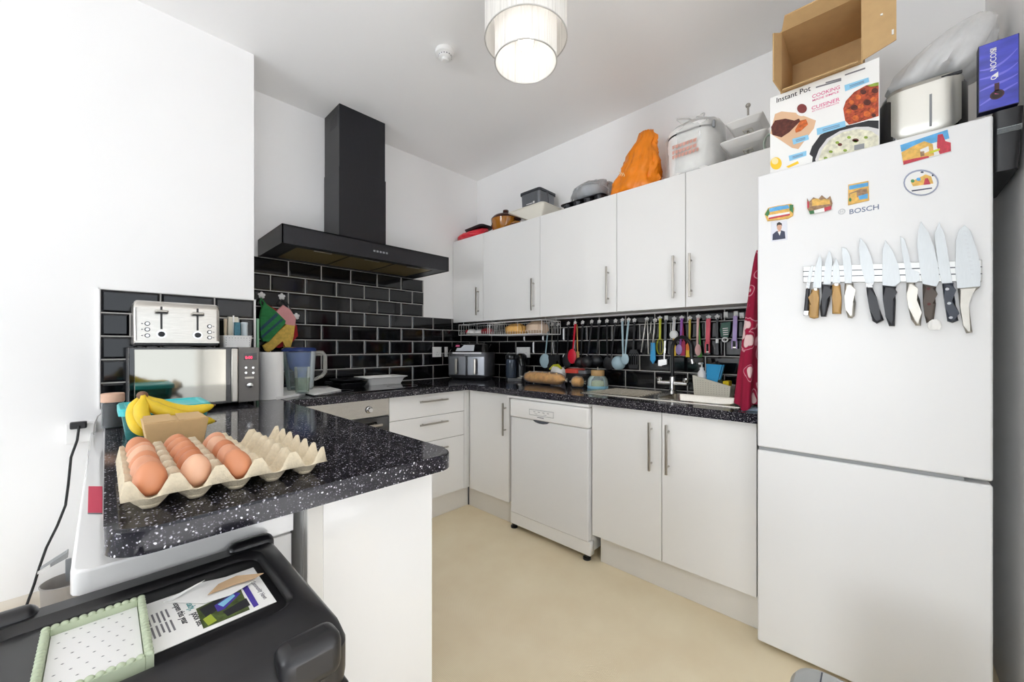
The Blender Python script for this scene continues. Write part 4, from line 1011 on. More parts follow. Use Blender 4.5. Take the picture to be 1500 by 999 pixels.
# ================================================================== sink-run counter: bread, jars
bread_wrap = glass('bread_wrap', '#fbfaf7', .08, .93, '#f2efe8')
def bread(nm, lab, p0, p1, r, n, scores):
    p0, p1 = Vector(p0), Vector(p1); ax = (p1 - p0); L = ax.length; ax.normalize()
    t = thing(nm, lab, 'bread', tuple((p0 + p1) / 2 - Vector((0, 0, r)))); 
    b = MB(crust); pts = [p0 + ax * L * i / 18 for i in range(19)]
    R = [r * max(.15, (1 - abs(i / 9 - 1) ** 5) ** .5) * (1 + .06 * noise.noise((i * .9, r * 50, 2))) for i in range(19)]
    b.tube(pts, R, 16); lo = b.build('loaf', t, sharp=80)
    b = MB(bread_pale)
    for k in range(scores):
        c = p0 + ax * L * (k + 1) / (scores + 1); up = Vector((-.35, 0, .94)); sd = ax * .75 + Vector((-.6, 0, -.1))
        b.tube([c + up * r * .93 - sd * r * .55, c + up * r * 1.05, c + up * r * .93 + sd * r * .55], [.002, .007, .002], 8)
    b.build('score', lo)
    b = MB(bread_wrap); rr = [x * 1.13 + .004 for x in R]; rr[0] *= .5; rr[-1] *= .5
    b.tube([p0 - ax * (.05 if L > .2 else .015)] + pts + [p1 + ax * .015], [.006] + rr + [.012], 14); w = b.build('wrapper', t, sharp=80)
    for v in w.data.vertices:
        f = 1 + .05 * noise.noise(v.co * 60); v.co.y *= 1; v.co.x *= f
        v.co.z = max(v.co.z * f, .0008)
bread('baguette', 'long wrapped crusty loaf lying on the worktop before the red spatula', (2.20, 1.96, WT + .045), (2.155, 1.555, WT + .047), .04, 16, 5)
bread('bread_roll', 'short wrapped bread roll between the long loaf and the blue jar', (2.165, 1.505, WT + .037), (2.18, 1.425, WT + .036), .032, 14, 1)
t = thing('candle_jar', 'squat blue glass jar with wooden lid at the end of the draining board', 'jar', (2.225, 1.345, WT))
b = MB(jar_blue); b.lathe([(.058, WT + .0006), (.066, WT + .006), (.067, WT + .03), (.062, WT + .062), (.05, WT + .078), (.042, WT + .082), (.04, WT + .082), (.058, WT + .06), (.063, WT + .03), (.06, WT + .008)], (2.225, 1.345, 0), 36); b.build('glass', t)
b = MB(M('pale_blue_band', '#8cc0d6', .3, var=.05)); b.lathe([(.0655, WT + .001), (.0675, WT + .006), (.0678, WT + .016), (.0672, WT + .018)], (2.225, 1.345, 0), 36, False, False); b.build('blue_base', t)
b = MB(M('yellow_wax', '#e6dfa0', .5, var=.15)); b.lathe([(.045, WT + .01), (.05, WT + .02), (.04, WT + .046), (.02, WT + .052)], (2.225, 1.345, 0), 24); b.build('contents', t)
b = MB(wood_m); b.lathe([(.042, WT + .083), (.043, WT + .085), (.043, WT + .116), (.041, WT + .118)], (2.225, 1.345, 0), 28); ld = b.build('lid', t)
b = MB(steel_h); b.cyl((2.225, 1.345, WT + .118), (2.225, 1.345, WT + .138), .0035, n=8); b.build('stem', ld)
t = thing('food_tub', 'dark clear tub with red lid behind the bread roll', 'tub', (2.32, 1.55, WT))
b = MB(glass('smoky_tub', '#9a9a9a', .1, .55, '#55565a')); b.loft([rrect(2.275, 2.365, 1.47, 1.63, .02, WT + .0006), rrect(2.268, 2.372, 1.463, 1.637, .02, WT + .085)], True, False); b.build('tub', t)
b = MB(M('salmon_red_lid', '#d94b3a', .4, var=.06)); b.loft([rrect(2.264, 2.376, 1.53, 1.641, .02, WT + .086), rrect(2.264, 2.376, 1.53, 1.641, .02, WT + .112), rrect(2.272, 2.368, 1.54, 1.63, .02, WT + .116)]); b.mat(M('smoky_lid', '#77787c', .2, var=.05)).loft([rrect(2.264, 2.376, 1.459, 1.529, .015, WT + .086), rrect(2.264, 2.376, 1.459, 1.529, .015, WT + .108)]); b.build('lid', t)
t = thing('flour_bag', 'white paper bag with yellow clip behind the long loaf', 'bag', (2.33, 1.75, WT))
b = MB(paper_w); blob_bag(b, [(WT + .0006, 2.33, 1.745, .035, .055), (WT + .03, 2.33, 1.745, .042, .065), (WT + .09, 2.33, 1.74, .04, .062), (WT + .115, 2.335, 1.75, .02, .055), (WT + .125, 2.335, 1.77, .006, .04)], 30, 6, .12, 4); b.build('bag', t, sharp=80)
b = MB(ygreen_m); b.tube([(2.31, 1.70, WT + .112), (2.325, 1.74, WT + .134), (2.34, 1.79, WT + .128), (2.325, 1.82, WT + .10)], [.008, .011, .011, .006], 10); b.build('clip', t)

# ================================================================== sink
t = thing('sink', 'stainless steel inset sink with right-hand bowl and ridged drainer', 'sink', (2.14, .88, WT))
KX0, KX1, KY0, KY1, KZ = 1.93, 2.375, .425, 1.30, WT + .0045
b = MB(sink_m)
ro = rrect(KX0, KX1, KY0, KY1, .03, WT + .0004); ro1 = rrect(KX0 + .001, KX1 - .001, KY0 + .001, KY1 - .001, .03, WT + .004)
# deck as rings around bowl hole: grid strips
bowl = rrect(SX0 + .006, SX1 - .006, SY0 + .006, SY1 - .006, .06, KZ, 6)
N_ = len(bowl)
outer = rrect(KX0 + .004, KX1 - .004, KY0 + .004, .905, .002, KZ, 6)
b.loft([outer, bowl], False, False)
dr_o = rrect(KX0 + .004, KX1 - .004, .905, KY1 - .004, .002, KZ, 6); dr_i = rrect(1.965, 2.30, .925, KY1 - .03, .03, KZ - .0008, 6); dr_b = rrect(1.97, 2.295, .93, KY1 - .035, .03, KZ - .003, 6)
b.loft([dr_o, dr_i, dr_b], False, True)
for i in range(9):
    x = 1.99 + i * .036; b.tube([(x, .945, KZ - .0018), (x, .96, KZ - .0008), (x, KY1 - .06, KZ - .0008), (x, KY1 - .045, KZ - .0018)], .0021, 6)
b.loft([ro, ro1, rrect(KX0 + .004, KX1 - .004, KY0 + .004, KY1 - .004, .028, KZ)], False, False); dk = b.build('deck', t)
b = MB(sink_m)
b.loft([bowl, rrect(SX0 + .009, SX1 - .009, SY0 + .009, SY1 - .009, .058, KZ - .006, 6), rrect(SX0 + .018, SX1 - .018, SY0 + .018, SY1 - .018, .055, WT - .14, 6), rrect(SX0 + .04, SX1 - .04, SY0 + .04, SY1 - .04, .045, WT - .158, 6)], False, True); b.build('bowl', t)
b = MB(dark_gap); b.lathe([(.03, WT - .1575), (.03, WT - .156), (.005, WT - .1565)], (2.12, .68, 0), 20); b.build('waste', t)
tx, ty = 2.325, .90
t = thing('kitchen_tap', 'chrome two-handle mixer tap with black swan-neck spout at the sink', 'tap', (tx, ty, KZ))
b = MB(chrome); b.lathe([(.026, KZ + .0003), (.026, KZ + .006), (.017, KZ + .01), (.016, KZ + .085), (.0135, KZ + .09)], (tx, ty, 0), 24); b.build('pillar', t)
b = MB(chrome); b.cyl((tx, ty + .085, KZ + .052), (tx, ty - .085, KZ + .052), .0125, n=18); b.build('cross_body', t)
for k in (-1, 1):
    b = MB(chrome); y = ty + k * .076; b.lathe([(.015, KZ + .058), (.017, KZ + .064), (.017, KZ + .08), (.012, KZ + .085)], (tx, y, 0), 20); b.tube([(tx, y, KZ + .075), (tx - .03, y + k * .012, KZ + .082)], [.006, .0045], 10); b.build('handle', t)
b = MB(black_plastic); pts = [(tx, ty, KZ + .088), (tx, ty, KZ + .25)]
R_ = .072
for i in range(1, 15):
    a = PI - i * (PI * 1.06) / 14; pts.append((tx - (1 + math.cos(a)) * R_ * .5, ty - (1 + math.cos(a)) * R_ * .92, KZ + .25 + R_ * math.sin(a)))
e = Vector(pts[-1]); pts.append(tuple(e + Vector((-.004, -.006, -.045))))
b.tube(pts, .0105, 14); b.build('spout', t)
b = MB(chrome); e = Vector(pts[-1]); b.cyl(e + Vector((.0005, .001, .004)), e + Vector((-.003, -.004, -.02)), .0118, n=16); b.build('aerator', t)
# caddy with soap, brush holder, sponge
cx0, cx1, cy0, cy1 = 2.262, 2.36, .575, .765
t = thing('sink_caddy', 'cream perforated sink caddy sloping down to the right behind the bowl', 'caddy', (2.31, .67, KZ))
z0 = KZ + .0006; zl, zr = KZ + .108, KZ + .06
b = MB(cream_plastic)
def cad(i, zz): 
    return [Vector((cx0 + i, cy1 - i, z0 + zz)), Vector((cx1 - i, cy1 - i, z0 + zz)), Vector((cx1 - i, cy0 + i, z0 + zz)), Vector((cx0 + i, cy0 + i, z0 + zz))]
def cadtop(i): return [Vector((cx0 + i, cy1 - i, zl)), Vector((cx1 - i, cy1 - i, zl)), Vector((cx1 - i, cy0 + i, zr)), Vector((cx0 + i, cy0 + i, zr))]
b.loft([cad(.006, 0), cadtop(0), cadtop(.004), cad(.01, .004)], True, True)
b.mat(M('caddy_holes', '#a39d8a', .6, var=.05))
for i in range(13):
    for j in range(8):
        y = cy1 - .014 - i * .0135; z = z0 + .012 + j * .0115
        top_ = zl + (zr - zl) * (cy1 - y) / (cy1 - cy0)
        if z < top_ - .012:
            x = cx0 + .006 * (1 - (z - z0) / (top_ - z0)) - .0002; b.add([(x, y - .0024, z), (x, y, z + .0024), (x, y + .0024, z), (x, y, z - .0024)], [(0, 1, 2, 3)])
b.build('tray', t)
t = thing('soap_dispenser', 'white pump soap dispenser in the tall end of the sink caddy', 'soap dispenser', (2.30, .728, z0 + .006))
b = MB(white_plastic); b.lathe([(.02, z0 + .006), (.022, z0 + .012), (.022, z0 + .12), (.012, z0 + .135), (.009, z0 + .14)], (2.30, .728, 0), 22); b.build('bottle', t)
b = MB(white_plastic); b.lathe([(.011, z0 + .14), (.011, z0 + .15), (.004, z0 + .152), (.004, z0 + .17)], (2.30, .728, 0), 16); b.box(2.262, 2.308, .721, .735, z0 + .168, z0 + .178, .003); b.build('pump', t)
b = MB(blue_m); b.hexa([(2.29, .655, z0 + .03), (2.31, .655, z0 + .03), (2.315, .69, z0 + .03), (2.295, .70, z0 + .03)], [(2.28, .62, z0 + .17), (2.285, .62, z0 + .165), (2.315, .705, z0 + .168), (2.31, .71, z0 + .172)], .002)
b.hexa([(2.297, .645, z0 + .03), (2.315, .645, z0 + .03), (2.315, .66, z0 + .03), (2.297, .66, z0 + .03)], [(2.295, .615, z0 + .168), (2.32, .615, z0 + .168), (2.32, .622, z0 + .168), (2.295, .622, z0 + .168)], .002)
single(b, 'dish_scraper', 'bright blue dish scraper standing in the sink caddy', 'dish scraper', (2.3, .66, z0 + .03))
b = MB(sponge_y); b.box(2.285, 2.345, .588, .618, z0 + .03, z0 + .083, .005); single(b, 'sponge', 'yellow sponge in the low end of the sink caddy', 'sponge', (2.31, .6, z0 + .03))
b = MB(scourer); b.box(2.285, 2.345, .622, .645, z0 + .02, z0 + .088, .006); single(b, 'scouring_pad', 'dark scouring pad between the blue scraper and the yellow sponge', 'scouring pad', (2.31, .63, z0 + .02))
# towel hanging beside the fridge
t = thing('tea_towel', 'dark red flower-print tea towel hanging at the left side of the fridge', 'towel', (1.93, .40, 1.58))
b = MB(tea_towel_m); rings = []; n = 44
for k in range(26):
    s = k / 25; z = 1.595 - s * (1.595 - .925)
    ring = []
    wx = .012 + .08 * s ** .8; wy = .008 + .036 * s ** .75
    for j in range(n):
        a = 2 * PI * j / n
        f = 1 + s * (.13 * math.cos(5 * a + 2 * s) + .08 * math.cos(9 * a + 1 - s * 2)) + .03 * noise.noise((a, z * 9, 1))
        x = 1.945 + wx * f * math.cos(a); y = .372 + .006 + wy * (1 + f * math.sin(a))
        ring.append(Vector((x, max(y, .362), z + (.014 * math.cos(3 * a) * s * s))))
    rings.append(ring)
b.loft(rings, True, True); b.build('cloth', t, sharp=80)
b = MB(white_plastic); b.box(1.935, 1.955, .359, .368, 1.585, 1.62, .002); b.tube([(1.945, .366, 1.59), (1.945, .385, 1.588), (1.945, .388, 1.602)], .003, 8); b.build('hook', t)
b = MB(M('pale_blue_packet', '#bcd3e6', .4, var=.15, vscale=40)); blob_bag(b, [(WT + .001, 1.90, .405, .03, .03), (WT + .008, 1.90, .405, .038, .033), (WT + .013, 1.905, .405, .02, .02)], 20, 6, .4, 9)
single(b, 'wet_wipe_packet', 'crumpled pale blue packet on the worktop under the red towel', 'packet', (1.9, .4, WT))
# ================================================================== rail of hooks and utensils on the sink wall
TX = XW - .0078                 # face of the tiles
UX = TX - .016                  # plane the utensils hang in
def flower_hook(p, lab, square=False):
    b = MB(white_plastic); p = Vector((TX, p.y, p.z))
    if square: b.box(TX - .004, TX - .0002, p.y - .011, p.y + .011, p.z - .016, p.z + .016, .002)
    else:
        b.cyl(p, p + Vector((-.005, 0, 0)), .007, n=14)
        for k in range(5):
            a = PI / 2 + 2 * PI * k / 5; b.ball(p + Vector((-.0035, .009 * math.cos(a), .009 * math.sin(a))), .0062, 10, (.55, 1, 1), 6)
    b.tube([p + Vector((-.003, 0, -.006)), p + Vector((-.012, 0, -.014)), p + Vector((-.022, 0, -.014)), p + Vector((-.025, 0, -.006))], .0022, 8)
    single(b, 'wall_hook', lab, 'hook', tuple(p), 'white adhesive hooks along the sink splashback')
def up(u, v, d=0): return at(u, v, x=UX - d)
def flat(mb, pts, d=0, th=.005, b=.0012):
    mb.prism([up(u, v, d) for u, v in pts], (-th, 0, 0), b)
def bar(mb, u0, v0, u1, v1, w0, w1, d=0, th=.006):
    if v0 < 486: v0 -= 2.6
    a, c = up(u0, v0, d), up(u1, v1, d); ax = (c - a).normalized(); s = Vector((1, 0, 0)).cross(ax)
    mb.prism([a + s * w0, a - s * w0, c - s * w1, c + s * w1], (-th, 0, 0), .0018)
def oval(mb, u, v, rv, ru, tilt=0, d=0, th=.007, bowl=False):
    c = up(u, v, d); k = c.x / (TX) * 1.0
    m = (up(u + 1, v, d) - up(u, v, d)).length; mz_ = (up(u, v + 1, d) - up(u, v, d)).length
    ry, rz = ru * m, rv * mz_
    if bowl:
        P = [[c + Vector((-.004 - dep, ry * q * math.cos(a), rz * q * math.sin(a))) for a in [2 * PI * i / 24 for i in range(24)]] for q, dep in ((1, .0), (1.0, .003), (.96, .014), (.8, .027), (.45, .036), (.05, .039))]
        mb.loft(P, True, True)
    else:
        P = [[c + Vector((-dep, ry * q * math.cos(a) , rz * q * math.sin(a))) for a in [2 * PI * i / 24 for i in range(24)]] for q, dep in ((.85, 0), (1, .0025), (.97, .006), (.75, .009), (.3, .0105))]
        mb.loft(P, True, True)
def utensil(name, lab, cat, u, v, build, hook=None, square=False):
    t = thing(name, lab, cat, tuple(up(u, v)))
    for part, m, fn in build:
        b = MB(m); fn(b); b.build(part, t)
    if hook is not False: flower_hook(at(u, v - 1 if hook is None else hook, x=TX), 'white wall hook holding the ' + ' '.join(lab.split(' hanging')[0].split(' with ')[0].split()[:11]), square)
L_ = lambda *a, **k: (lambda b: bar(b, *a, **k))
O_ = lambda *a, **k: (lambda b: oval(b, *a, **k))
F_ = lambda *a, **k: (lambda b: flat(b, *a, **k))
def slotted(u0, v0, u1, v1):
    def f(b):
        n = 4; w = (u1 - u0) / (2 * n + 1)
        for k in range(n + 1): b_ = [(u0 + 2 * k * w, v0 + 6), (u0 + (2 * k + 1) * w, v0 + 6), (u0 + (2 * k + 1) * w, v1 - 6), (u0 + 2 * k * w, v1 - 6)]; flat(b, b_, .004, .003, 0)
        flat(b, [(u0 + 3, v0), (u1 - 3, v0), (u1, v0 + 6.1), (u0, v0 + 6.1)], .004, .003, 0); flat(b, [(u0, v1 - 6.1), (u1, v1 - 6.1), (u1 - 2, v1), (u0 + 2, v1)], .004, .003, 0)
    return f
def wires(u, v0, v1, w, m=None, n=4):
    def f(b):
        for k in range(n):
            d = .012 * math.sin(PI * k / n); s = math.cos(PI * k / n)
            P = [up(u + s * w * math.sin(PI * i / 14) ** .8 * (1 if i else 0), v0 + (v1 - v0) * (1 - math.cos(PI * i / 14)) / 2, .004 + d * math.sin(PI * i / 14)) for i in range(15)]
            Q = [up(u - s * w * math.sin(PI * i / 14) ** .8, v0 + (v1 - v0) * (1 - math.cos(PI * i / 14)) / 2, .004 - d * .5 * math.sin(PI * i / 14)) for i in range(15)]
            b.tube(P, .0012, 5); b.tube(Q, .0012, 5)
    return f
utensil('spoon', 'pale blue silicone spoon hanging at the left end of the utensil row', 'spoon', 803.7, 475, [('handle', blue_grey, L_(803.7, 477, 799.5, 519, .006, .004)), ('head', blue_grey, O_(798.5, 528.5, 10.5, 7.5))])
utensil('turner', 'steel-handled turner with black blade next to the pale blue spoon', 'turner', 809.3, 476, [('handle', steel_h, L_(809.3, 484, 808, 521, .0035, .003)), ('blade', black_util, F_([(804, 520), (812, 520), (814, 541), (802, 541)], .003))])
utensil('serving_fork', 'black nylon serving fork fourth utensil left of the red spatula', 'utensil', 818.2, 476, [('handle', black_util, L_(818.2, 479, 816.5, 522, .006, .0045)), ('head', black_util, F_([(813, 520), (820, 520), (821, 538), (818.5, 538), (817.5, 528), (815.5, 528), (814.5, 538), (812, 538)], .003))])
utensil('black_spoon', 'long black nylon spoon just left of the red spatula', 'spoon', 833, 474.5, [('handle', black_util, L_(833, 478, 831.5, 518, .006, .0045)), ('head', black_util, O_(831, 528, 11, 6.5))])
utensil('spatula', 'bright red silicone spatula spoon hanging among black utensils', 'spatula', 843.2, 474, [('handle', red_m, L_(843, 477, 839.5, 514, .0085, .005, .013)), ('head', red_m, O_(838.3, 522, 11, 6.2, d=.013))])
utensil('wooden_spoon', 'narrow wooden spatula half hidden behind the red spatula', 'spoon', 847, 473, [('handle', wood_handle, L_(845.5, 478, 846.5, 516, .004, .004, .0)), ('head', wood_handle, F_([(844, 515), (848.5, 515), (849, 532), (843, 532)], 0, .003))], False)
utensil('ladle', 'black nylon ladle first to the right of the red spatula', 'ladle', 854, 473, [('handle', black_util, L_(854, 477, 851.5, 520, .007, .005)), ('bowl', black_util, O_(851, 531, 8, 7.5, bowl=True))])
utensil('ladle', 'black nylon ladle second to the right of the red spatula', 'ladle', 867.3, 472, [('handle', black_util, L_(867.3, 476, 861.5, 520, .007, .005, .041)), ('bowl', black_util, O_(860.5, 530, 8.5, 8, d=.041, bowl=True))])
utensil('ladle', 'black skimmer ladle above the blue glass jar', 'ladle', 878.2, 472, [('handle', black_util, L_(878, 476, 875, 518, .007, .005)), ('bowl', black_util, O_(874.5, 528, 8.5, 8.5, bowl=True))])
utensil('serving_spoon', 'black thin-handled serving spoon right of the skimmer ladle', 'spoon', 889.5, 471, [('handle', black_util, L_(889, 475, 890, 522, .0055, .004)), ('head', black_util, O_(889.8, 532, 9.5, 6.2))])
utensil('pasta_fork', 'black pasta fork leaning left of the pale blue ladle', 'utensil', 902, 471, [('handle', black_util, L_(901.5, 475, 895.5, 524, .0055, .004, .014)), ('head', black_util, O_(894.5, 533, 9, 5, d=.014))])
utensil('ladle', 'large pale blue silicone ladle in the middle of the row', 'ladle', 912.2, 470, [('handle', blue_grey, L_(912, 473, 913, 523, .008, .005)), ('bowl', blue_grey, O_(907, 531.5, 10.5, 10, bowl=True))])
utensil('serving_spoon', 'pale blue silicone serving spoon crossing the pale blue ladle', 'spoon', 921.2, 469.5, [('handle', blue_grey, L_(921, 472, 916, 520, .0065, .0045, .045)), ('head', blue_grey, O_(916, 526, 8, 5.5, d=.045))])
utensil('slotted_turner', 'black slotted turner right of the two pale blue utensils', 'turner', 929.8, 470, [('handle', black_util, L_(929.5, 474, 928, 514, .006, .006)), ('blade', black_util, slotted(920.5, 512, 935.5, 540))])
utensil('tongs', 'thin steel tongs hanging open between slotted turner and lime whisk', 'tongs', 948, 468.5, [('arm', steel_h, L_(946.5, 471, 939.5, 516, .003, .003)), ('arm', steel_h, L_(948.5, 471, 950, 519, .003, .003))])
utensil('basting_brush', 'bright blue pastry brush on a wire handle', 'brush', 957.5, 475, [('handle', steel_h, L_(959.5, 472, 956.5, 505, .0035, .0035)), ('head', blue_m, F_([(954, 502), (960, 502), (961, 527), (957, 533), (953, 527)], .003, .008))], False)
utensil('wire_whisk', 'small steel wire whisk behind the blue pastry brush', 'whisk', 952, 476, [('handle', steel_h, L_(954, 474, 953, 488, .003, .003)), ('wires', steel_h, wires(952.5, 487, 519, 4))], False)
utensil('whisk', 'lime green whisk with round wire head', 'whisk', 967, 467, [('handle', ygreen_m, L_(967.3, 469, 967, 497, .0075, .006)), ('wires', ygreen_m, wires(967, 496, 519, 5.5))])
utensil('garlic_press', 'chrome garlic press with grey grip between the lime whisk and measuring spoons', 'garlic press', 976, 467, [('handle', M('dark_grey_grip', '#5a5d63', .45, var=.05), L_(975.3, 471, 975, 499, .0075, .007)), ('shaft', chrome, L_(974.6, 499, 973.2, 530, .006, .005)), ('press_head', chrome, F_([(965, 527), (977.5, 526), (978, 534), (971, 535), (970, 536.5), (965, 536)], .0, .012))], None, True)
def ring_spoon(b):
    c = up(987, 490, .004)
    for q, dd in ((9, 0), (7, .004)): b.tube(ell(up(987, 490, .004 + dd), q * .0034 * .8, q * .0034 * .8, (0, 1, 0), (0, 0, 1), 24), .0018, 6, closed=True)
    oval(b, 987, 490, 6, 5.2, d=.002)
utensil('measuring_spoons', 'white measuring spoons nested together in front of the tiles', 'measuring spoons', 988, 468, [('handle', white_plastic, L_(988, 471, 987, 484, .008, .010)), ('bowl', white_plastic, ring_spoon)])
utensil('small_spatula', 'little yellow spatula below the white measuring spoons', 'spatula', 987.5, 500, [('handle', yellow_m, L_(988, 471, 987, 504, .003, .004)), ('blade', yellow_m, F_([(985, 503), (988.5, 503), (990.5, 508), (990.5, 521.5), (983, 521.5), (983, 508)], 0, .004))], False)
utensil('spatula', 'lilac spoon spatula on a purple handle', 'spatula', 999, 466.5, [('handle', purple_m, L_(999, 469, 997, 506, .0075, .005, .006)), ('head', lilac_m, O_(994.8, 512, 7.8, 4.8, d=.006))])
utensil('spatula', 'deep magenta spatula right behind the lilac spoon spatula', 'spatula', 1002.5, 474, [('handle', magenta_m, L_(999.6, 470, 1001.5, 500, .004, .004)), ('blade', magenta_m, F_([(998, 500), (1004, 500), (1004, 521), (997, 521)], 0, .004))], False)
utensil('spatula', 'yellow spatula whose blade fades to orange', 'spatula', 1010.8, 467, [('handle', M('mustard_handle', '#c9b036', .45, var=.06), L_(1010.8, 470, 1010.3, 502, .0065, .0055)), ('blade', orange_m, F_([(1005, 505), (1008, 501.5), (1012, 501.5), (1014, 508), (1014, 513), (1005, 513)], 0, .004)), ('blade_tip', yellow_m, F_([(1005, 513), (1014, 513), (1014.5, 523.5), (1005, 523)], 0, .004))])
utensil('spatula', 'pink spoon spatula with a long pink handle', 'spatula', 1023.3, 465, [('handle', pink_m, L_(1022.8, 468, 1021.5, 506, .007, .005, .006)), ('head', pink_m, O_(1022.8, 512.5, 8.5, 4.5, d=.006))])
utensil('spatula', 'small green spatula behind the pink spoon spatula', 'spatula', 1026.5, 490, [('handle', green_m, L_(1023.6, 469, 1025.8, 506, .004, .0045)), ('blade', green_m, F_([(1022, 518), (1026, 505), (1029, 520), (1028.5, 523), (1022, 523)], 0, .004))], False)
def ypeel(m, u0, v0, u1, v1, w, vh):
    def f(b):
        flat(b, [(u0 - w, v0 - 2.5), (u0 + w, v0 - 2.5), (u1 + w, v1), (u1 - w, v1)], 0, .008, .002)
    return f
def yhead(u, v0, v1, w):
    def f(b):
        flat(b, [(u - w, v0), (u + w, v0), (u + w, v0 + 2.4), (u - w, v0 + 2.4)], 0, .008); flat(b, [(u - w, v0), (u - w + 1.5, v0), (u - w + 1.5, v1), (u - w, v1)], 0, .008); flat(b, [(u + w - 1.5, v0), (u + w, v0), (u + w, v1), (u + w - 1.5, v1)], 0, .008)
    return f
def yblade(u, v, w): return F_([(u - w + 1.5, v - 2), (u + w - 1.5, v - 2), (u + w - 1.5, v), (u - w + 1.5, v)], .003, .002, 0)
utensil('peeler', 'coral red peeler between the pink spatula and the black corer', 'peeler', 1038.3, 465.5, [('handle', coral_m, ypeel(0, 1038.2, 469, 1037, 502, 3.2, 0)), ('frame', coral_m, yhead(1036.5, 501.5, 517, 3.6)), ('blade', steel_h, yblade(1036.5, 516.5, 3.6))])
utensil('corer', 'black tool with a white band right of the coral peeler', 'utensil', 1051, 465, [('handle', black_handle, L_(1050.8, 468, 1050.8, 496, .0055, .006)), ('band', white_plastic, L_(1050.8, 496.5, 1050.8, 502.5, .0075, .0075)), ('shaft', black_handle, L_(1050.8, 502.5, 1050.8, 520, .006, .0085))])
def gtext(b):
    for k in range(4): b.prism([up(1058.5 + .3 * k, 481 + 3 * k, .0092), up(1066.5 + .2 * k, 480 + 3 * k, .0092), up(1066.5 + .2 * k, 481 + 3 * k, .0092), up(1058.5 + .3 * k, 482 + 3 * k, .0092)], (-.0002, 0, 0))
utensil('bag_clip', 'dark green bottle opener tag with white ring end', 'opener', 1063.3, 462, [('body', dkgreen_m, F_([(1057.5, 473), (1071, 471), (1070, 484), (1067, 494), (1057, 493.5), (1055, 484)], 0, .008)), ('printing', paper_w, gtext), ('ring', white_plastic, lambda b: b.tube(ell(up(1062, 497.5, .004), .0135, .0115, (0, 1, 0), (0, 0, 1), 24), .004, 8, closed=True))], None, True)
utensil('peeler', 'lilac peeler hanging closest to the red tea towel', 'peeler', 1078, 461, [('handle', lilac_m, ypeel(0, 1077.5, 465, 1076.5, 497, 3.2, 0)), ('frame', lilac_m, yhead(1076, 497, 511, 4.2)), ('blade', steel_h, yblade(1076, 510, 4.2))], None, True)
flower_hook(at(1086.6, 462, x=TX), 'empty white square wall hook nearest the fridge', True)
flower_hook(at(960, 469, x=TX), 'empty white wall hook above the blue pastry brush')
# ------------------------------------------------------------------ oven mitts on the hood wall
MX_Y = YW - .0078
def mp(px_, py_, d=.012): return at(360 + px_ / 4.99, 400 + py_ / 4.99, y=MX_Y - d)
def mslab(mb, pts, d, th, b=.004): mb.prism([mp(x, y, d) for x, y in pts], (0, -th, 0), b, 3)
def whook(px_, py_, lab):
    c = mp(px_, py_, 0); b = MB(white_plastic); b.cyl(c, c + Vector((0, -.005, 0)), .009, n=14)
    for k in range(5): a = PI / 2 + 2 * PI * k / 5; b.ball(c + Vector((.013 * math.cos(a), -.0035, .013 * math.sin(a))), .0085, 10, (1, .5, 1), 6)
    b.tube([c + Vector((0, -.003, -.008)), c + Vector((0, -.014, -.02)), c + Vector((0, -.03, -.018)), c + Vector((0, -.034, -.006))], .0025, 8)
    single(b, 'wall_hook', lab, 'hook', tuple(c), 'white flower hooks above the oven mitts')
whook(115, 162, 'white flower hook carrying the green striped oven mitt'); whook(262, 172, 'white flower hook carrying the pink and yellow oven mitt'); whook(368, 315, 'white flower hook peeping out right of the pink oven mitt')
t = thing('pot_holder', 'dark red pot holder hanging behind the oven mitts', 'pot holder', tuple(mp(300, 420)))
b = MB(mitt_red); mslab(b, [(150, 225), (215, 262), (300, 300), (372, 385), (380, 460), (330, 515), (245, 548), (200, 540), (150, 400)], .0002, .008); b.build('pad', t)
t = thing('oven_mitt', 'oven mitt with pink cuff and yellow printed hand', 'oven mitt', tuple(mp(290, 400)))
b = MB(mitt_pink); mslab(b, [(268, 232), (322, 268), (362, 330), (358, 385), (300, 400), (216, 282)], .02, .016, .005); b.build('cuff', t)
b = MB(mitt_yellow); mslab(b, [(285, 372), (358, 384), (345, 460), (326, 545), (276, 545), (270, 478), (238, 520), (195, 562), (160, 578), (135, 565), (118, 530), (160, 500), (230, 440)], .021, .016, .006); b.build('hand', t)
b = MB(cord_m); b.tube([mp(*q, d) for q, d in (((268, 245), .03), ((245, 220), .028), ((262, 192), .03), ((300, 210), .028), ((350, 300), .026))], .003, 8); b.build('loop', t)
t = thing('oven_mitt', 'green oven mitt with navy stripes hanging by the wall corner', 'oven mitt', tuple(mp(190, 380)))
b = MB(mitt_green); mslab(b, [(130, 215), (205, 268), (288, 350), (283, 372), (165, 503), (120, 500), (104, 470), (102, 400), (95, 320), (105, 270)], .04, .018, .006); mb_ = b.build('body', t)
b = MB(mitt_navy)
for q_ in ([(105, 400), (222, 292), (238, 308), (106, 428)], [(112, 462), (262, 332), (274, 344), (118, 480)]): mslab(b, q_, .0585, .0008, 0)
b.build('stripes', mb_)
b = MB(mitt_green); b.tube([mp(*q, d) for q, d in (((150, 230), .045), ((125, 200), .035), ((115, 182), .031), ((105, 210), .04), ((120, 250), .05))], .0045, 8); b.build('loop', mb_)
b = MB(strap_green)
P = [Vector((.5574, 2.47, 1.62)), Vector((.5574, 2.495, 1.62)), Vector((.5664, 2.60, 1.40)), Vector((.5664, 2.575, 1.39))]
b.prism(P, (.002, 0, 0)); b.prism([Vector((.568, 2.60, 1.42)), Vector((.568, 2.62, 1.42)), Vector((.568, 2.66, 1.30)), Vector((.568, 2.64, 1.30))], (.002, 0, 0))
single(b, 'ribbon', 'green ribbon hanging down the wall corner beside the green oven mitt', 'ribbon', (.566, 2.55, 1.45))
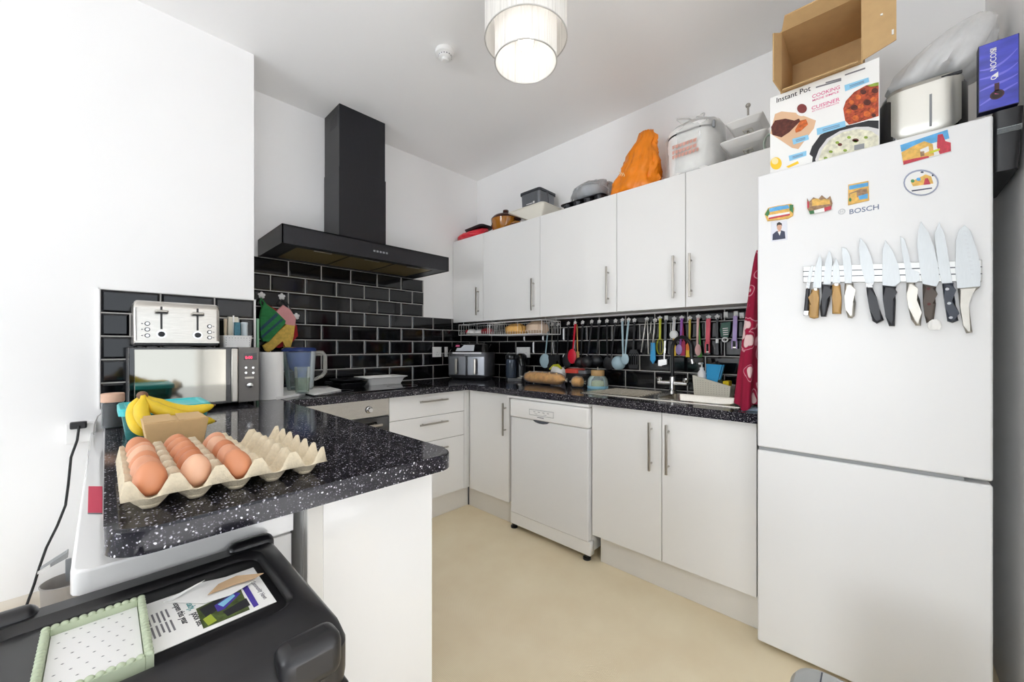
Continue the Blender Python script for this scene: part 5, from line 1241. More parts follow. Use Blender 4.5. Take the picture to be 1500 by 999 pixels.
b = MB(M('green_board', '#7fb08c', .5, var=.08)); b.box(.5725, .5845, 2.452, 2.68, WT + .001, 1.335, .004); single(b, 'chopping_board', 'thin green chopping board standing on edge against the wall return', 'chopping board', (.578, 2.56, WT))

# ================================================================== wire baskets under the wall cabinets
def wire_basket(lab, y0, y1, x0, x1, z0, z1):
    t = thing('wire_basket', lab, 'basket', ((x0 + x1) / 2, (y0 + y1) / 2, z0), group='white wire baskets under the wall cabinets')
    b = MB(white_plastic); r = .0022
    def fr(z, i=0): return [(x0 + i, y0 + i, z), (x1 - i, y0 + i, z), (x1 - i, y1 - i, z), (x0 + i, y1 - i, z)]
    b.tube(fr(z1), .0032, 8, closed=True); b.tube(fr(z0), .0032, 8, closed=True); b.build('frame', t)
    b = MB(white_plastic)
    ny = int((y1 - y0) / .026); nx = int((x1 - x0) / .026)
    for k in range(1, ny):
        y = y0 + (y1 - y0) * k / ny; b.tube([(x0, y, z0 + .028) if k % 9 else (x0, y, z1), (x0, y, z0), (x1, y, z0), (x1, y, z1)], r * .7, 5)
    for k in range(1, nx):
        x = x0 + (x1 - x0) * k / nx; b.tube([(x, y0, z1), (x, y0, z0), (x, y1, z0), (x, y1, z1)], r * .7, 5)
    for y in (y0, y1):
        b.tube([(x0, y, z0), (x0, y, z1)], r, 6); b.tube([(x1, y, z0), (x1, y, z1)], r, 6)
    b.build('wires', t)
    b = MB(white_plastic)
    for y in (y0 + .004, y1 - .004):
        for x in (x0 + .05, x1 - .05): b.tube([(x, y, z1), (x, y, ZB + .0115)], .0022, 6)
    b.build('hangers', t); return t
wire_basket('white wire basket hung under the corner wall cabinet, holding wrapped snacks', 2.345, 2.72, 2.175, 2.40, 1.283, 1.375)
wire_basket('longer white wire basket hung beside the corner one, holding bread', 1.775, 2.325, 2.175, 2.40, 1.276, 1.375)
def packet(nm, lab, cat, c, s, m, m2=None, seed=0):
    b = MB(m); x, y, z = c; blob_bag(b, [(z, x, y, s[0] * .6, s[1] * .85), (z + s[2] * .25, x, y, s[0], s[1]), (z + s[2] * .7, x, y, s[0] * .9, s[1] * .95), (z + s[2], x, y, s[0] * .3, s[1] * .5)], 28, 6, .2, seed)
    if m2: b.mat(m2); b.ball((x - s[0] * .8, y + s[1] * .3, z + s[2] * .55), s[2] * .33, 12, (.5, 1.2, 1), 8)
    single(b, nm, lab, cat, c)
packet('snack_packet', 'white snack packet with red mark in the corner wire basket', 'packet', (2.24, 2.62, 1.2865), (.05, .055, .05), paper_w, red_m, 1)
packet('snack_packet', 'dark red snack packet at the right end of the corner wire basket', 'packet', (2.24, 2.42, 1.2865), (.05, .06, .055), M('dark_red_pack', '#8c2a30', .4, var=.2), None, 2)
packet('snack_packet', 'white snack packet lying between two others in the corner wire basket', 'packet', (2.25, 2.52, 1.2865), (.05, .045, .045), paper_w, None, 3)
packet('bread_bag', 'brown bag of rolls in the longer wire basket', 'bread', (2.27, 2.12, 1.28), (.07, .10, .085), crust, None, 4)
packet('bread_bag', 'pale wrapped sliced loaf standing in the longer wire basket', 'bread', (2.27, 1.90, 1.28), (.075, .09, .095), M('pale_loaf', '#d9c0a8', .6, var=.12), None, 5)
# ================================================================== on top of the wall cabinets
TZ_ = ZT + .0006 - .0015
T0 = ZT + .0002
t = thing('carrier_bag', 'folded red plastic bag in the corner on top of the wall cabinets', 'bag', (2.27, 2.58, T0))
b = MB(red_bag_m); blob_bag(b, [(T0, 2.225, 2.59, .09, .145), (T0 + .015, 2.215, 2.595, .10, .155), (T0 + .03, 2.22, 2.595, .095, .152), (T0 + .055, 2.24, 2.58, .08, .145), (T0 + .078, 2.26, 2.55, .04, .10)], 44, 7, .16, 2); b.build('bag', t, sharp=80)
b = MB(black_plastic); pts = rrect(2.20, 2.34, 2.45, 2.67, .03, 0)
b.loft([[Vector((p.x, p.y, T0 + .082 + (2.56 - p.y) * .05)) for p in pts], [Vector((p.x, p.y, T0 + .098 + (2.56 - p.y) * .05)) for p in rrect(2.19, 2.35, 2.44, 2.68, .035, 0)], [Vector((p.x, p.y, T0 + .101 + (2.56 - p.y) * .05)) for p in rrect(2.20, 2.34, 2.45, 2.67, .03, 0)]])
single(b, 'oven_dish', 'black shallow tin lying on the red bag above the corner cabinet', 'tin', (2.27, 2.56, T0 + .08))
cx, cy = 2.28, 2.24
t = thing('casserole', 'round amber glass casserole with dark lid and knob above the cabinets', 'casserole', (cx, cy, T0))
b = MB(ptan)
n = 48
def rib(r, z, k=.0): return [Vector((cx + r * (1 + k * math.cos(16 * 2 * PI * j / n)) * math.cos(2 * PI * j / n), cy + r * (1 + k * math.cos(16 * 2 * PI * j / n)) * math.sin(2 * PI * j / n), z)) for j in range(n)]
b.loft([rib(.094, T0), rib(.104, T0 + .01, .02), rib(.117, T0 + .09, .02), rib(.12, T0 + .102), rib(.112, T0 + .102), rib(.1, T0 + .02)], True, True); b.build('pot', t)
for k in (-1, 1):
    b = MB(amber_dark); b.box(cx - .03, cx + .03, cy + k * .13 - .016, cy + k * .13 + .016, T0 + .075, T0 + .095, .006); b.build('handle', t)
b = MB(amber_dark); b.lathe([(.121, T0 + .103), (.12, T0 + .112), (.1, T0 + .133), (.06, T0 + .146), (.02, T0 + .15), (.014, T0 + .156), (.025, T0 + .168), (.023, T0 + .184), (.01, T0 + .188)], (cx, cy, 0), 40); b.build('lid', t)
cx, cy = 2.205, 2.05
b = MB(ptan); b.lathe([(.05, T0), (.052, T0 + .010), (.043, T0 + .024), (.025, T0 + .034), (.012, T0 + .037)], (cx, cy, 0), 40)
b.mat(amber_dark).lathe([(.0525, T0 + .002), (.054, T0 + .006), (.0525, T0 + .01)], (cx, cy, 0), 40, False, False)
single(b, 'glass_lid', 'spare amber glass lid lying under the white dish edge', 'lid', (cx, cy, T0))
# white dish, lunch tin, muffin tin
wd_ = MB(M('ivory_dish', '#e8e4d8', .35, var=.02))
dx0, dx1, dy0, dy1 = 2.165, 2.415, 1.755, 2.105
t = thing('serving_dish', 'ivory tapered serving dish carrying a grey lunch tin above the cabinets', 'dish', (2.29, 1.93, T0))
wd_.loft([rrect(dx0 + .035, dx1 - .035, dy0 + .05, 1.90, .02, T0), rrect(dx0, dx1, dy0, dy1, .025, T0 + .098), rrect(dx0 - .006, dx1 + .006, dy0 - .006, dy1 + .006, .028, T0 + .1), rrect(dx0 - .006, dx1 + .006, dy0 - .006, dy1 + .006, .028, T0 + .105), rrect(dx0 + .004, dx1 - .004, dy0 + .004, dy1 - .004, .022, T0 + .105), rrect(dx0 + .01, dx1 - .01, dy0 + .01, dy1 - .01, .022, T0 + .0985)]); wd_.build('dish', t)
DZ = T0 + .099
t = thing('lunch_tin', 'grey metal lunch tin with dark clip lid on the ivory dish', 'tin', (2.29, 1.91, DZ))
tin = M('grey_tin', '#74777c', .35, .5, var=.06); tdk = M('dark_grey_lid', '#3c3f44', .45, .2, var=.06)
b = MB(tin); b.loft([rrect(2.20, 2.38, 1.815, 1.995, .02, DZ + .0004), rrect(2.195, 2.385, 1.81, 2.0, .022, DZ + .115)]); b.build('tin_body', t)
b = MB(tdk); b.loft([rrect(2.188, 2.392, 1.803, 2.007, .025, DZ + .1155), rrect(2.188, 2.392, 1.803, 2.007, .025, DZ + .132), rrect(2.2, 2.38, 1.815, 1.995, .02, DZ + .139)]); b.build('lid', t)
b = MB(tdk); b.tube([(2.27, 1.802, DZ + .125), (2.26, 1.79, DZ + .10), (2.25, 1.775, DZ + .05), (2.245, 1.768, DZ + .012)], .005, 8); b.build('clip', t)
b = MB(paper_w); b.box(2.1945, 2.1965, 1.86, 1.875, DZ + .03, DZ + .045); b.box(2.1945, 2.1965, 1.88, 1.94, DZ + .032, DZ + .037); b.build('printed_mark', t)
t = thing('muffin_tin', 'black muffin tin overhanging the cabinet edge, with a wrapped pan on it', 'muffin tin', (2.27, 1.44, T0))
my0, my1, mx0, mx1 = 1.27, 1.605, 2.155, 2.40
b = MB(black_satin); b.prism(rrect(mx0, mx1, my0, my1, .03, T0 + .031), (0, 0, .004), .0012)
for i in range(4):
    for j in range(3):
        c = (mx0 + .042 + j * .08, my0 + .045 + i * .0817, 0); b.lathe([(.024, T0), (.034, T0 + .0315)], c, 20, True, False)
b.build('tin', t)
WZ = T0 + .0356
t = thing('wrapped_pan', 'grey pan wrapped in clear plastic on the black muffin tin', 'pan', (2.29, 1.43, WZ))
b = MB(M('grey_pan', '#7f848c', .35, .4, var=.12)); b.lathe([(.085, WZ + .004), (.115, WZ + .05), (.118, WZ + .085), (.1, WZ + .1), (.03, WZ + .105)], (2.285, 1.44, 0), 36); b.build('pan_body', t)
b = MB(glass('wrap_film', '#fcfcfb', .12, .8, '#ffffff')); blob_bag(b, [(WZ + .0008, 2.285, 1.43, .105, .13), (WZ + .05, 2.285, 1.43, .122, .15), (WZ + .09, 2.285, 1.42, .122, .145), (WZ + .118, 2.285, 1.40, .09, .105), (WZ + .125, 2.285, 1.39, .03, .04)], 44, 9, .15, 6); b.build('wrapping', t, sharp=80)
# orange bag
t = thing('carrier_bag', 'bright orange carrier bag slumped beside the wrapped rice cooker', 'bag', (2.28, 1.09, T0))
b = MB(orange_bag_m); blob_bag(b, [(T0, 2.275, 1.105, .10, .15)] + [(T0 + .012 + .358 * k / 16, 2.275 + .006 * noise.noise((k * .31, 1, 1)), 1.11 - .075 * k / 16 + .012 * noise.noise((k * .4, 5, 1)), .112 - .088 * (k / 16) ** 1.5, .158 - .115 * (k / 16) ** 1.25 + .014 * noise.noise((k * .5, 9, 1))) for k in range(17)], 72, 9, .24, 11)
bg = b.build('bag', t, sharp=80)
b = MB(M('pale_print', '#f6d9a8', .5, var=.03)); 
for k in range(3): b.tube([(2.155 + .002 * k, 1.15 - k * .012 - .004 * math.sin(i), T0 + .10 + .005 * i - k * .006) for i in range(6)], .0022, 6)
b.build('printed_sign', bg)
# rice cooker in bag
rx0, rx1, ry0, ry1 = 2.185, 2.42, .64, .90
t = thing('rice_cooker', 'white rice cooker inside a knotted clear plastic bag on the cabinets', 'rice cooker', (2.30, .77, T0))
b = MB(white_plastic); b.loft([rrect(rx0 + .02, rx1 - .02, ry0 + .02, ry1 - .02, .07, T0 + .002), rrect(rx0 + .004, rx1 - .004, ry0 + .004, ry1 - .004, .08, T0 + .02), rrect(rx0, rx1, ry0, ry1, .085, T0 + .20), rrect(rx0 + .002, rx1 - .002, ry0 + .002, ry1 - .002, .085, T0 + .235)]); b.build('body', t)
b = MB(ink); b.loft([rrect(rx0 + .001, rx1 - .001, ry0 + .001, ry1 - .001, .085, T0 + .2355), rrect(rx0 + .001, rx1 - .001, ry0 + .001, ry1 - .001, .085, T0 + .244)]); b.build('seam', t)
b = MB(white_plastic); b.loft([rrect(rx0 + .001, rx1 - .001, ry0 + .001, ry1 - .001, .085, T0 + .2445), rrect(rx0 + .006, rx1 - .006, ry0 + .006, ry1 - .006, .085, T0 + .275), rrect(rx0 + .035, rx1 - .035, ry0 + .035, ry1 - .035, .07, T0 + .302), rrect(rx0 + .08, rx1 - .08, ry0 + .09, ry1 - .09, .035, T0 + .308)]); b.build('lid', t)
b = MB(grey_plastic); b.box(rx0 + .03, rx0 + .10, ry0 - .004, ry0 + .01, T0 + .225, T0 + .262, .004); b.build('hinge', t)
b = MB(bag_clear)
cx, cy = 2.303, .765
blob_bag(b, [(T0 + .0006, cx, cy, .112, .142), (T0 + .03, cx, cy, .124, .156), (T0 + .15, cx, cy, .128, .158), (T0 + .25, cx, cy, .126, .156), (T0 + .295, cx, cy, .105, .13), (T0 + .322, cx, cy, .06, .08), (T0 + .335, cx, cy, .02, .025)], 56, 7, .045, 13)
for sx, sy in ((-.02, .06), (.01, -.03)): b.tube([(cx, cy, T0 + .325), (cx + sx * .5, cy + sy * .6, T0 + .345), (cx + sx, cy + sy, T0 + .352), (cx + sx * 1.4, cy + sy * 1.5, T0 + .372)], [.012, .02, .018, .006], 10)
bg = b.build('plastic_bag', t, sharp=80)
b = MB(M('faded_red_print', '#d9a090', .5, var=.05)); rg = random.Random(8)
for k, z in enumerate((.155, .125, .10)):
    y = cy + .075
    while y > cy - .055:
        w_ = rg.uniform(.008, .014); x = cx - .136; b.box(x, x + .001, y - w_, y, T0 + z, T0 + z + .018); b.box(x, x + .001, y - w_ - .004, y - w_ - .001, T0 + z + .004, T0 + z + .02); y -= w_ + .008
b.build('printed_warning', bg)
# two tier stand
sx, sy = 2.285, .499
t = thing('cake_stand', 'two-tier white dish stand on a thin metal rod above the sink cabinet', 'cake stand', (sx, sy, T0))
b = MB(steel_h); b.cyl((sx, sy, T0 + .012), (sx, sy, T0 + .30), .005, n=12); b.ball((sx, sy, T0 + .305), .012, 14); b.lathe([(.03, T0 + .0004), (.03, T0 + .006), (.008, T0 + .013)], (sx, sy, 0), 20); b.build('rod', t)
def tier(z, hx, hy):
    b = MB(white_plastic)
    b.loft([rrect(sx - hx * .72, sx + hx * .72, sy - hy * .76, sy + hy * .76, .012, z), rrect(sx - hx, sx + hx, sy - hy, sy + hy, .015, z + .024), rrect(sx - hx, sx + hx, sy - hy, sy + hy, .015, z + .030), rrect(sx - hx + .008, sx + hx - .008, sy - hy + .008, sy + hy - .008, .012, z + .029), rrect(sx - hx * .7, sx + hx * .7, sy - hy * .74, sy + hy * .74, .01, z + .005)]); b.build('dish', t)
    b = MB(cream_plastic); b.tube([(sx - .02, sy - .02, z - .0005), (sx + .02, sy - .02, z - .0005), (sx + .02, sy + .02, z - .0005), (sx - .02, sy + .02, z - .0005)], .002, 6, closed=True); b.build('foot_ring', t)
tier(T0 + .175, .095, .082); tier(T0 + .075, .115, .103)
b = MB(M('pale_green_wire', '#b9c6bd', .5, var=.1))
for k in range(5): b.tube(ell((2.22 + k * .007, .395, T0 + .05 + k * .003), .024, .045 - k * .002, (0, 1, 0), (0, 0, 1), 22), .003, 6, closed=True)
single(b, 'cable_coil', 'small coil of pale cable between the dish stand and the printed box', 'cable', (2.23, .39, T0))
# ================================================================== fridge-freezer
FX, FY0, FY1, FT = 1.781, -.234, .357, 1.855
t = thing('fridge_freezer', 'tall white two-door fridge freezer with maker name on the upper door', 'fridge', (2.08, .06, 0))
b = MB(M('fridge_side', '#dfe0e0', .4, var=.02)); b.box(FX + .066, 2.40, FY0 + .003, FY1 - .003, .03, FT - .002, .004); b.build('cabinet', t)
b = MB(fridge_m); b.box(FX, FX + .062, FY0, FY1, .788, FT, .006, 3); ud = b.build('upper_door', t)
b = MB(fridge_m); b.box(FX, FX + .062, FY0, FY1, .022, .7755, .006, 3); ld = b.build('lower_door', t)
b = MB(grey_plastic); b.box(FX + .006, FX + .064, FY0 + .055, FY1 - .004, .776, .7875); b.build('grip_channel', t)
b = MB(dark_gap); b.box(FX + .066, FX + .10, FY0 + .02, FY1 - .02, .012, .03); b.build('base_grille', t)
for y in (FY0 + .05, FY1 - .05):
    for x in (FX + .09, 2.33): b = MB(black_plastic); b.cyl((x, y, .0005), (x, y, .03), .018, n=14); b.build('foot', t)
pf = lambda u, v, d=0: at(u, v, x=FX - d)
q0 = pf(1243.5, 313.6)
b = MB(logo_blue); b.text('BOSCH', .0235, (FX - .0003, q0.y, q0.z - .001), (0, -1, 0), (0, 0, 1), depth=.0004, bold=.012)
b.build('maker_name', ud)
b = MB(M('pale_logo_grey', '#c9cacc', .4, var=.02)); c = pf(1233, 310); b.tube(ell((FX - .0004, c.y, c.z), .0085, .0085, (0, 1, 0), (0, 0, 1), 28), .0014, 6, closed=True); b.tube([(FX - .0004, c.y - .003, c.z - .004), (FX - .0004, c.y - .003, c.z + .004)], .001, 5); b.tube([(FX - .0004, c.y + .003, c.z - .004), (FX - .0004, c.y + .003, c.z + .004)], .001, 5); b.tube([(FX - .0004, c.y - .003, c.z), (FX - .0004, c.y + .003, c.z)], .001, 5); b.build('emblem', ud)
def plaque(name, lab, cat, base, m, th, shapes, kf=lambda x, y: (x, y)):
    b = MB(m); P = [pf(*kf(*p), .0004) for p in base]; b.prism(P, (-th, 0, 0), .0008)
    for i, (mm, poly) in enumerate(shapes):
        b.mat(mm); b.prism([pf(*kf(*p), .0005 + th + i * .00012) for p in poly], (-.0006, 0, 0))
    c = sum(P, Vector()) / len(P); return single(b, name, lab, cat, tuple(c))
K = lambda x, y: (1110 + x / 4.839, 180 + y / 4.839)
def circ(cx, cy, rx, ry, n=24): return [(cx + rx * math.cos(2 * PI * i / n), cy + ry * math.sin(2 * PI * i / n)) for i in range(n)]
plaque('fridge_magnet', 'long rectangular souvenir magnet with blue sky at the top right of the fridge', 'magnet', [(1008, 155), (1345, 45), (1372, 205), (1030, 300)], white_pr, .003,
       [(sky_pr, [(1010, 158), (1345, 48), (1358, 110), (1018, 205)]), (sand_pr, [(1018, 210), (1100, 165), (1180, 130), (1240, 150), (1250, 230), (1032, 292)]), (red_pr, [(1030, 270), (1120, 250), (1210, 235), (1215, 245), (1033, 297)]), (red_pr, [(1275, 85), (1310, 78), (1330, 130), (1368, 140), (1370, 200), (1290, 222), (1270, 170)]), (ygreen_m, [(1215, 205), (1290, 180), (1290, 195), (1215, 220)]), (white_pr, [(1150, 190), (1210, 165), (1215, 200), (1160, 225)]), (brown_pr, [(1150, 205), (1180, 200), (1182, 232), (1155, 240)])], K)
plaque('fridge_magnet', 'oval souvenir magnet with grey rim below the long one', 'magnet', circ(1157, 425, 125, 92), M('oval_rim', '#9aa0b4', .4, var=.06), .004,
       [(white_pr, circ(1157, 425, 114, 82)), (white_pr, circ(1157, 425, 110, 79)), (sand_pr, [(1085, 420), (1130, 395), (1190, 365), (1230, 380), (1245, 430), (1100, 450)]), (red_pr, [(1185, 395), (1205, 390), (1225, 435), (1175, 440)]), (sky_pr, circ(1140, 400, 16, 12, 12)), (green_pr, circ(1098, 412, 14, 12, 10)), (navy_pr, [(1090, 478), (1235, 458), (1236, 466), (1092, 487)]), (navy_pr, circ(1165, 350, 12, 6, 8)), (navy_pr, circ(1240, 372, 7, 7, 8))], K)
plaque('fridge_magnet', 'square seaside souvenir magnet above the maker name', 'magnet', [(642, 440), (785, 412), (790, 550), (640, 585)], sand_pr, .004,
       [(sky_pr, [(648, 446), (782, 422), (783, 448), (648, 475)]), (brown_pr, [(648, 500), (700, 480), (720, 470), (775, 465), (778, 500), (650, 550)]), (sand_pr, [(655, 505), (700, 490), (702, 535), (655, 548)]), (sky_pr, [(712, 520), (780, 500), (780, 535), (720, 545)]), (green_pr, circ(655, 545, 10, 14, 8))], K)
plaque('fridge_magnet', 'jagged souvenir magnet with green white and red stripe second from left', 'magnet', [(350, 535), (365, 565), (395, 530), (430, 545), (455, 515), (490, 545), (515, 520), (530, 570), (518, 615), (375, 648), (352, 610)], brown_pr, .006,
       [(sand_pr, [(385, 545), (420, 535), (450, 550), (470, 540), (510, 545), (512, 575), (385, 590)]), (green_pr, [(362, 625), (398, 620), (402, 642), (370, 648)]), (white_pr, [(398, 620), (470, 602), (474, 628), (402, 642)]), (red_pr, [(470, 602), (520, 588), (522, 612), (474, 628)]), (red_pr, [(350, 560), (362, 555), (365, 600), (352, 605)])], K)
plaque('fridge_magnet', 'island-shaped souvenir magnet at the left above a small photo', 'magnet', [(50, 650), (75, 605), (140, 590), (240, 575), (258, 605), (250, 660), (215, 680), (70, 698)], sand_pr, .006,
       [(sky_pr, [(80, 608), (140, 592), (215, 582), (225, 605), (85, 632)]), (green_pr, [(50, 650), (75, 606), (85, 640), (70, 665)]), (green_pr, [(225, 580), (252, 580), (250, 640), (225, 620)]), (white_pr, [(75, 655), (225, 630), (228, 645), (75, 678)]), (red_pr, [(78, 672), (228, 643), (228, 655), (78, 684)])], K)
# passport style print: person in a dark suit
plaque('photo_print', 'small portrait print of a person in a dark suit under the island magnet', 'photo', [(95, 700), (208, 690), (210, 828), (97, 842)], M('photo_paper', '#dfe2ea', .3, var=.02), .0006,
       [(navy_pr, [(104, 832), (106, 790), (132, 768), (168, 762), (192, 770), (196, 820)]), (skin_pr, [(142, 765), (162, 762), (160, 778), (146, 782)]), (white_pr, [(142, 772), (165, 768), (156, 800)]), (skin_pr, circ(153, 738, 17, 26, 18)), (M('printed_hair', '#35302f', .6, var=.05), [(134, 735), (136, 712), (152, 702), (170, 712), (173, 732), (165, 722), (143, 724)])], K)
# ------------------------------------------------------------------ magnetic strip and knives
b = MB(M('strip_steel', '#cfcfcd', .35, .6, var=.05, vscale=30))
S_ = [pf(u, v, .0004) for u, v in ((1177, 391), (1437.5, 381.5), (1437.5, 413), (1177, 414))]; b.prism(S_, (-.013, 0, 0), .002)
b.mat(dark_gap)
for k in (.3, .62):
    b.prism([S_[0] * (1 - k) + S_[3] * k + Vector((-.0131, 0, 0)), S_[1] * (1 - k) + S_[2] * k + Vector((-.0131, 0, 0)), S_[1] * (1 - k - .05) + S_[2] * (k + .05) + Vector((-.0131, 0, 0)), S_[0] * (1 - k - .05) + S_[3] * (k + .05) + Vector((-.0131, 0, 0))], (-.0004, 0, 0))
single(b, 'magnetic_strip', 'steel magnetic knife strip fixed across the upper fridge door', 'knife rack', tuple(S_[3]))
kA = lambda x, y: (1160 + x / 5.55, 310 + y / 5.55)
kB = lambda x, y: (1300 + x / 5.256, 310 + y / 5.256)
KD = .01355
def knife(lab, kf, blade, handle, hm, extras=(), hth=.016, d=0):
    P = [pf(*kf(*p), KD + d) for p in blade]
    t = thing('knife', lab, 'knife', tuple(min(P, key=lambda p: p.z)), group='knives on the magnetic strip')
    b = MB(blade_m); b.prism(P, (-.0018, 0, 0), .0005); bl = b.build('blade', t)
    b = MB(hm); H = [pf(*kf(*p), KD + d - .005) for p in handle]; b.prism(H, (-hth, 0, 0), .0075, 4); hd = b.build('handle', t)
    for nm, m, poly in extras:
        par = hd
        b = MB(m)
        if nm == 'rivet':
            for c in poly: q = pf(*kf(*c), KD + d + hth - .0055); b.tube([q, q + Vector((-.0012, 0, 0))], .0042, 14)
        elif nm == 'dimples':
            par = bl
            for c in poly: b.prism([pf(*kf(*p), KD + d + .0018) for p in circ(c[0], c[1], 14, 7, 12)], (-.0004, 0, 0))
        else: b.prism([pf(*kf(*p), KD + d - .0052) for p in poly], (-hth - .0004, 0, 0), .003)
        b.build(nm, par)
    return t
knife('short knife with black handle and steel caps, leftmost on the strip', kA, [(162, 432), (176, 442), (152, 578), (124, 580), (140, 480)], [(122, 580), (150, 580), (136, 842), (97, 842)], black_handle, [('bolster', chrome, [(121, 578), (156, 578), (152, 632), (119, 632)]), ('end_cap', chrome, [(101, 806), (143, 806), (140, 846), (96, 846)])])
knife('small pointed knife with wooden handle left of the slim black knife', kA, [(228, 348), (245, 400), (240, 620), (170, 622), (190, 450)], [(160, 634), (222, 634), (224, 700), (218, 862), (180, 872), (145, 862), (140, 760), (158, 700)], wood_handle, [('ferrule', steel_h, [(175, 622), (215, 622), (212, 650), (182, 650)])])
knife('slim paring knife with plain black handle, third from the left', kA, [(300, 312), (318, 340), (330, 400), (316, 592), (256, 592), (270, 420)], [(242, 592), (330, 602), (308, 660), (310, 720), (280, 855), (238, 855), (228, 780), (245, 690)], black_handle)
knife('short leaf-bladed knife with wooden handle left of the steel utility knife', kA, [(360, 375), (382, 430), (395, 584), (330, 584), (335, 440)], [(330, 596), (395, 596), (405, 700), (402, 832), (330, 832), (328, 700)], wood_handle, [('ferrule', steel_h, [(340, 582), (388, 582), (384, 612), (345, 612)])])
knife('utility knife with smooth all-steel handle, fifth from the left', kA, [(405, 288), (445, 300), (475, 360), (490, 460), (487, 582), (430, 582), (415, 400)], [(430, 584), (502, 584), (497, 640), (522, 740), (510, 850), (490, 868), (455, 862), (440, 800), (430, 690)], knife_steel)
knife('medium chef knife with curved glossy black handle and steel bolster', kA, [(555, 212), (600, 260), (650, 380), (672, 500), (668, 588), (600, 588), (560, 440), (542, 300)], [(605, 620), (655, 616), (690, 700), (712, 790), (748, 882), (690, 912), (655, 890), (630, 790), (615, 700)], black_handle, [('bolster', chrome, [(598, 584), (668, 584), (656, 622), (605, 624)])])
knife('broad chef knife with thick matt black handle in the middle', kA, [(760, 232), (820, 320), (865, 430), (885, 570), (832, 612), (735, 604), (735, 320)], [(735, 600), (850, 612), (830, 660), (845, 720), (838, 932), (790, 932), (760, 850), (740, 720)], black_handle)
knife('narrow curved boning knife with waisted steel handle', kB, [(97, 188), (130, 210), (165, 330), (185, 440), (245, 470), (250, 530), (210, 552), (145, 552), (135, 440), (110, 300)], [(145, 548), (212, 548), (208, 600), (248, 680), (262, 780), (255, 880), (215, 878), (180, 830), (160, 740), (145, 640)], knife_steel)
knife('large broad knife with riveted brown handle', kB, [(258, 76), (320, 170), (360, 280), (385, 400), (402, 530), (375, 582), (270, 562), (250, 440), (228, 260), (238, 140)], [(270, 558), (375, 580), (355, 640), (372, 710), (355, 830), (300, 860), (285, 800), (272, 700)], brown_handle, [('rivet', M('dark_red_rivet', '#5a2220', .5, var=.05), [(315, 594), (320, 712)])])
knife('long carving knife with navy handle and three silver rivets', kB, [(398, 78), (440, 180), (465, 320), (500, 550), (418, 560), (395, 440), (358, 180)], [(420, 555), (508, 550), (495, 610), (520, 690), (520, 790), (545, 840), (500, 858), (460, 845), (445, 750), (430, 650)], navy_handle, [('rivet', chrome, [(460, 596), (475, 706), (487, 816)])])
knife('wide santoku knife with dimpled blade and steel handle, rightmost on the strip', kB, [(595, 104), (640, 150), (690, 300), (715, 420), (717, 578), (535, 592), (522, 440), (525, 220), (550, 140)], [(540, 594), (712, 578), (690, 600), (628, 640), (620, 720), (650, 930), (605, 938), (580, 880), (555, 740)], knife_steel, [('dimples', M('dimple_steel', '#c3c6c8', .3, .8, var=.05), [(592 + k * 6.5, 150 + k * 33) for k in range(11)])])
b = MB(paper_w); blob_bag(b, [(pf(1360, 478).z - .012, FX - KD - .013, pf(1368, 473).y, .004, .010), (pf(1360, 478).z, FX - KD - .013, pf(1368, 473).y, .007, .014), (pf(1360, 478).z + .014, FX - KD - .013, pf(1368, 473).y, .005, .011), (pf(1360, 478).z + .02, FX - KD - .013, pf(1368, 473).y, .002, .005)], 18, 6, .4, 3)
single(b, 'paper_tag', 'crumpled white tag stuck to the end of the riveted brown knife handle', 'tag', tuple(pf(1368, 478)))
# ------------------------------------------------------------------ printed cooker carton
IX, IY0, IY1, IZ1 = 1.80, .006, .318, 2.155
FT_ = FT + .0006
t = thing('appliance_box', 'white printed multi-cooker carton with food pictures standing on the fridge', 'box', (1.93, .162, FT_))
b = MB(paper_w); b.box(IX, IX + .26, IY0, IY1, FT_, IZ1, .0015); bx_ = b.build('carton', t)
I = lambda x, y, d=.0004: at(1120 + x / 5.256, 70 + y / 5.256, x=IX - d)
def ip(m, poly, lvl, par=None): 
    global _ib
    _ib.mat(m); P = []
    for p in poly:
        q = I(*p, d=.0003 + lvl * .00025); q.y = min(max(q.y, IY0 + .001), IY1 - .001); q.z = min(max(q.z, FT_ + .001), IZ1 - .001); P.append(q)
    _ib.prism(P, (-.0002, 0, 0))
_ib = MB(food_brown)
ip(board_pr, [(42, 660), (80, 510), (130, 490), (240, 500), (395, 560), (380, 620), (260, 780), (210, 770)], 0)
ip(food_brown, [(50, 610), (80, 560), (160, 545), (230, 560), (265, 545), (275, 565), (190, 650), (130, 690), (60, 670)], 1)
ip(food_orange, [(275, 560), (320, 550), (335, 590), (280, 640), (240, 655), (235, 630)], 1)
ip(white_pr, circ(285, 478, 48, 48), 1); ip(sauce, circ(288, 468, 38, 36), 2)
ip(M('stew_mix', '#a8482a', .7, var=.7, vscale=120), [(605, 470), (625, 410), (690, 340), (780, 290), (878, 265), (878, 525), (800, 550), (700, 580), (650, 592), (620, 560)], 0)
for cx_, cy_, r_ in ((650, 490, 22), (720, 380, 24), (700, 540, 26), (790, 510, 28), (830, 480, 22), (740, 450, 24), (840, 400, 26), (670, 420, 20)): ip(food_orange, circ(cx_, cy_, r_, r_ * .85, 10), 1)
for cx_, cy_, r_ in ((690, 460, 28), (790, 420, 30), (760, 340, 24), (850, 330, 26), (840, 520, 18)): ip(food_brown, circ(cx_, cy_, r_, r_ * .8, 10), 1)
ip(food_green, [(790, 290), (850, 270), (878, 265), (878, 290), (820, 300)], 2)
ip(ink, [(345, 820), (365, 760), (430, 670), (540, 615), (680, 590), (800, 560), (878, 560), (878, 905), (365, 905), (370, 840)], 0)
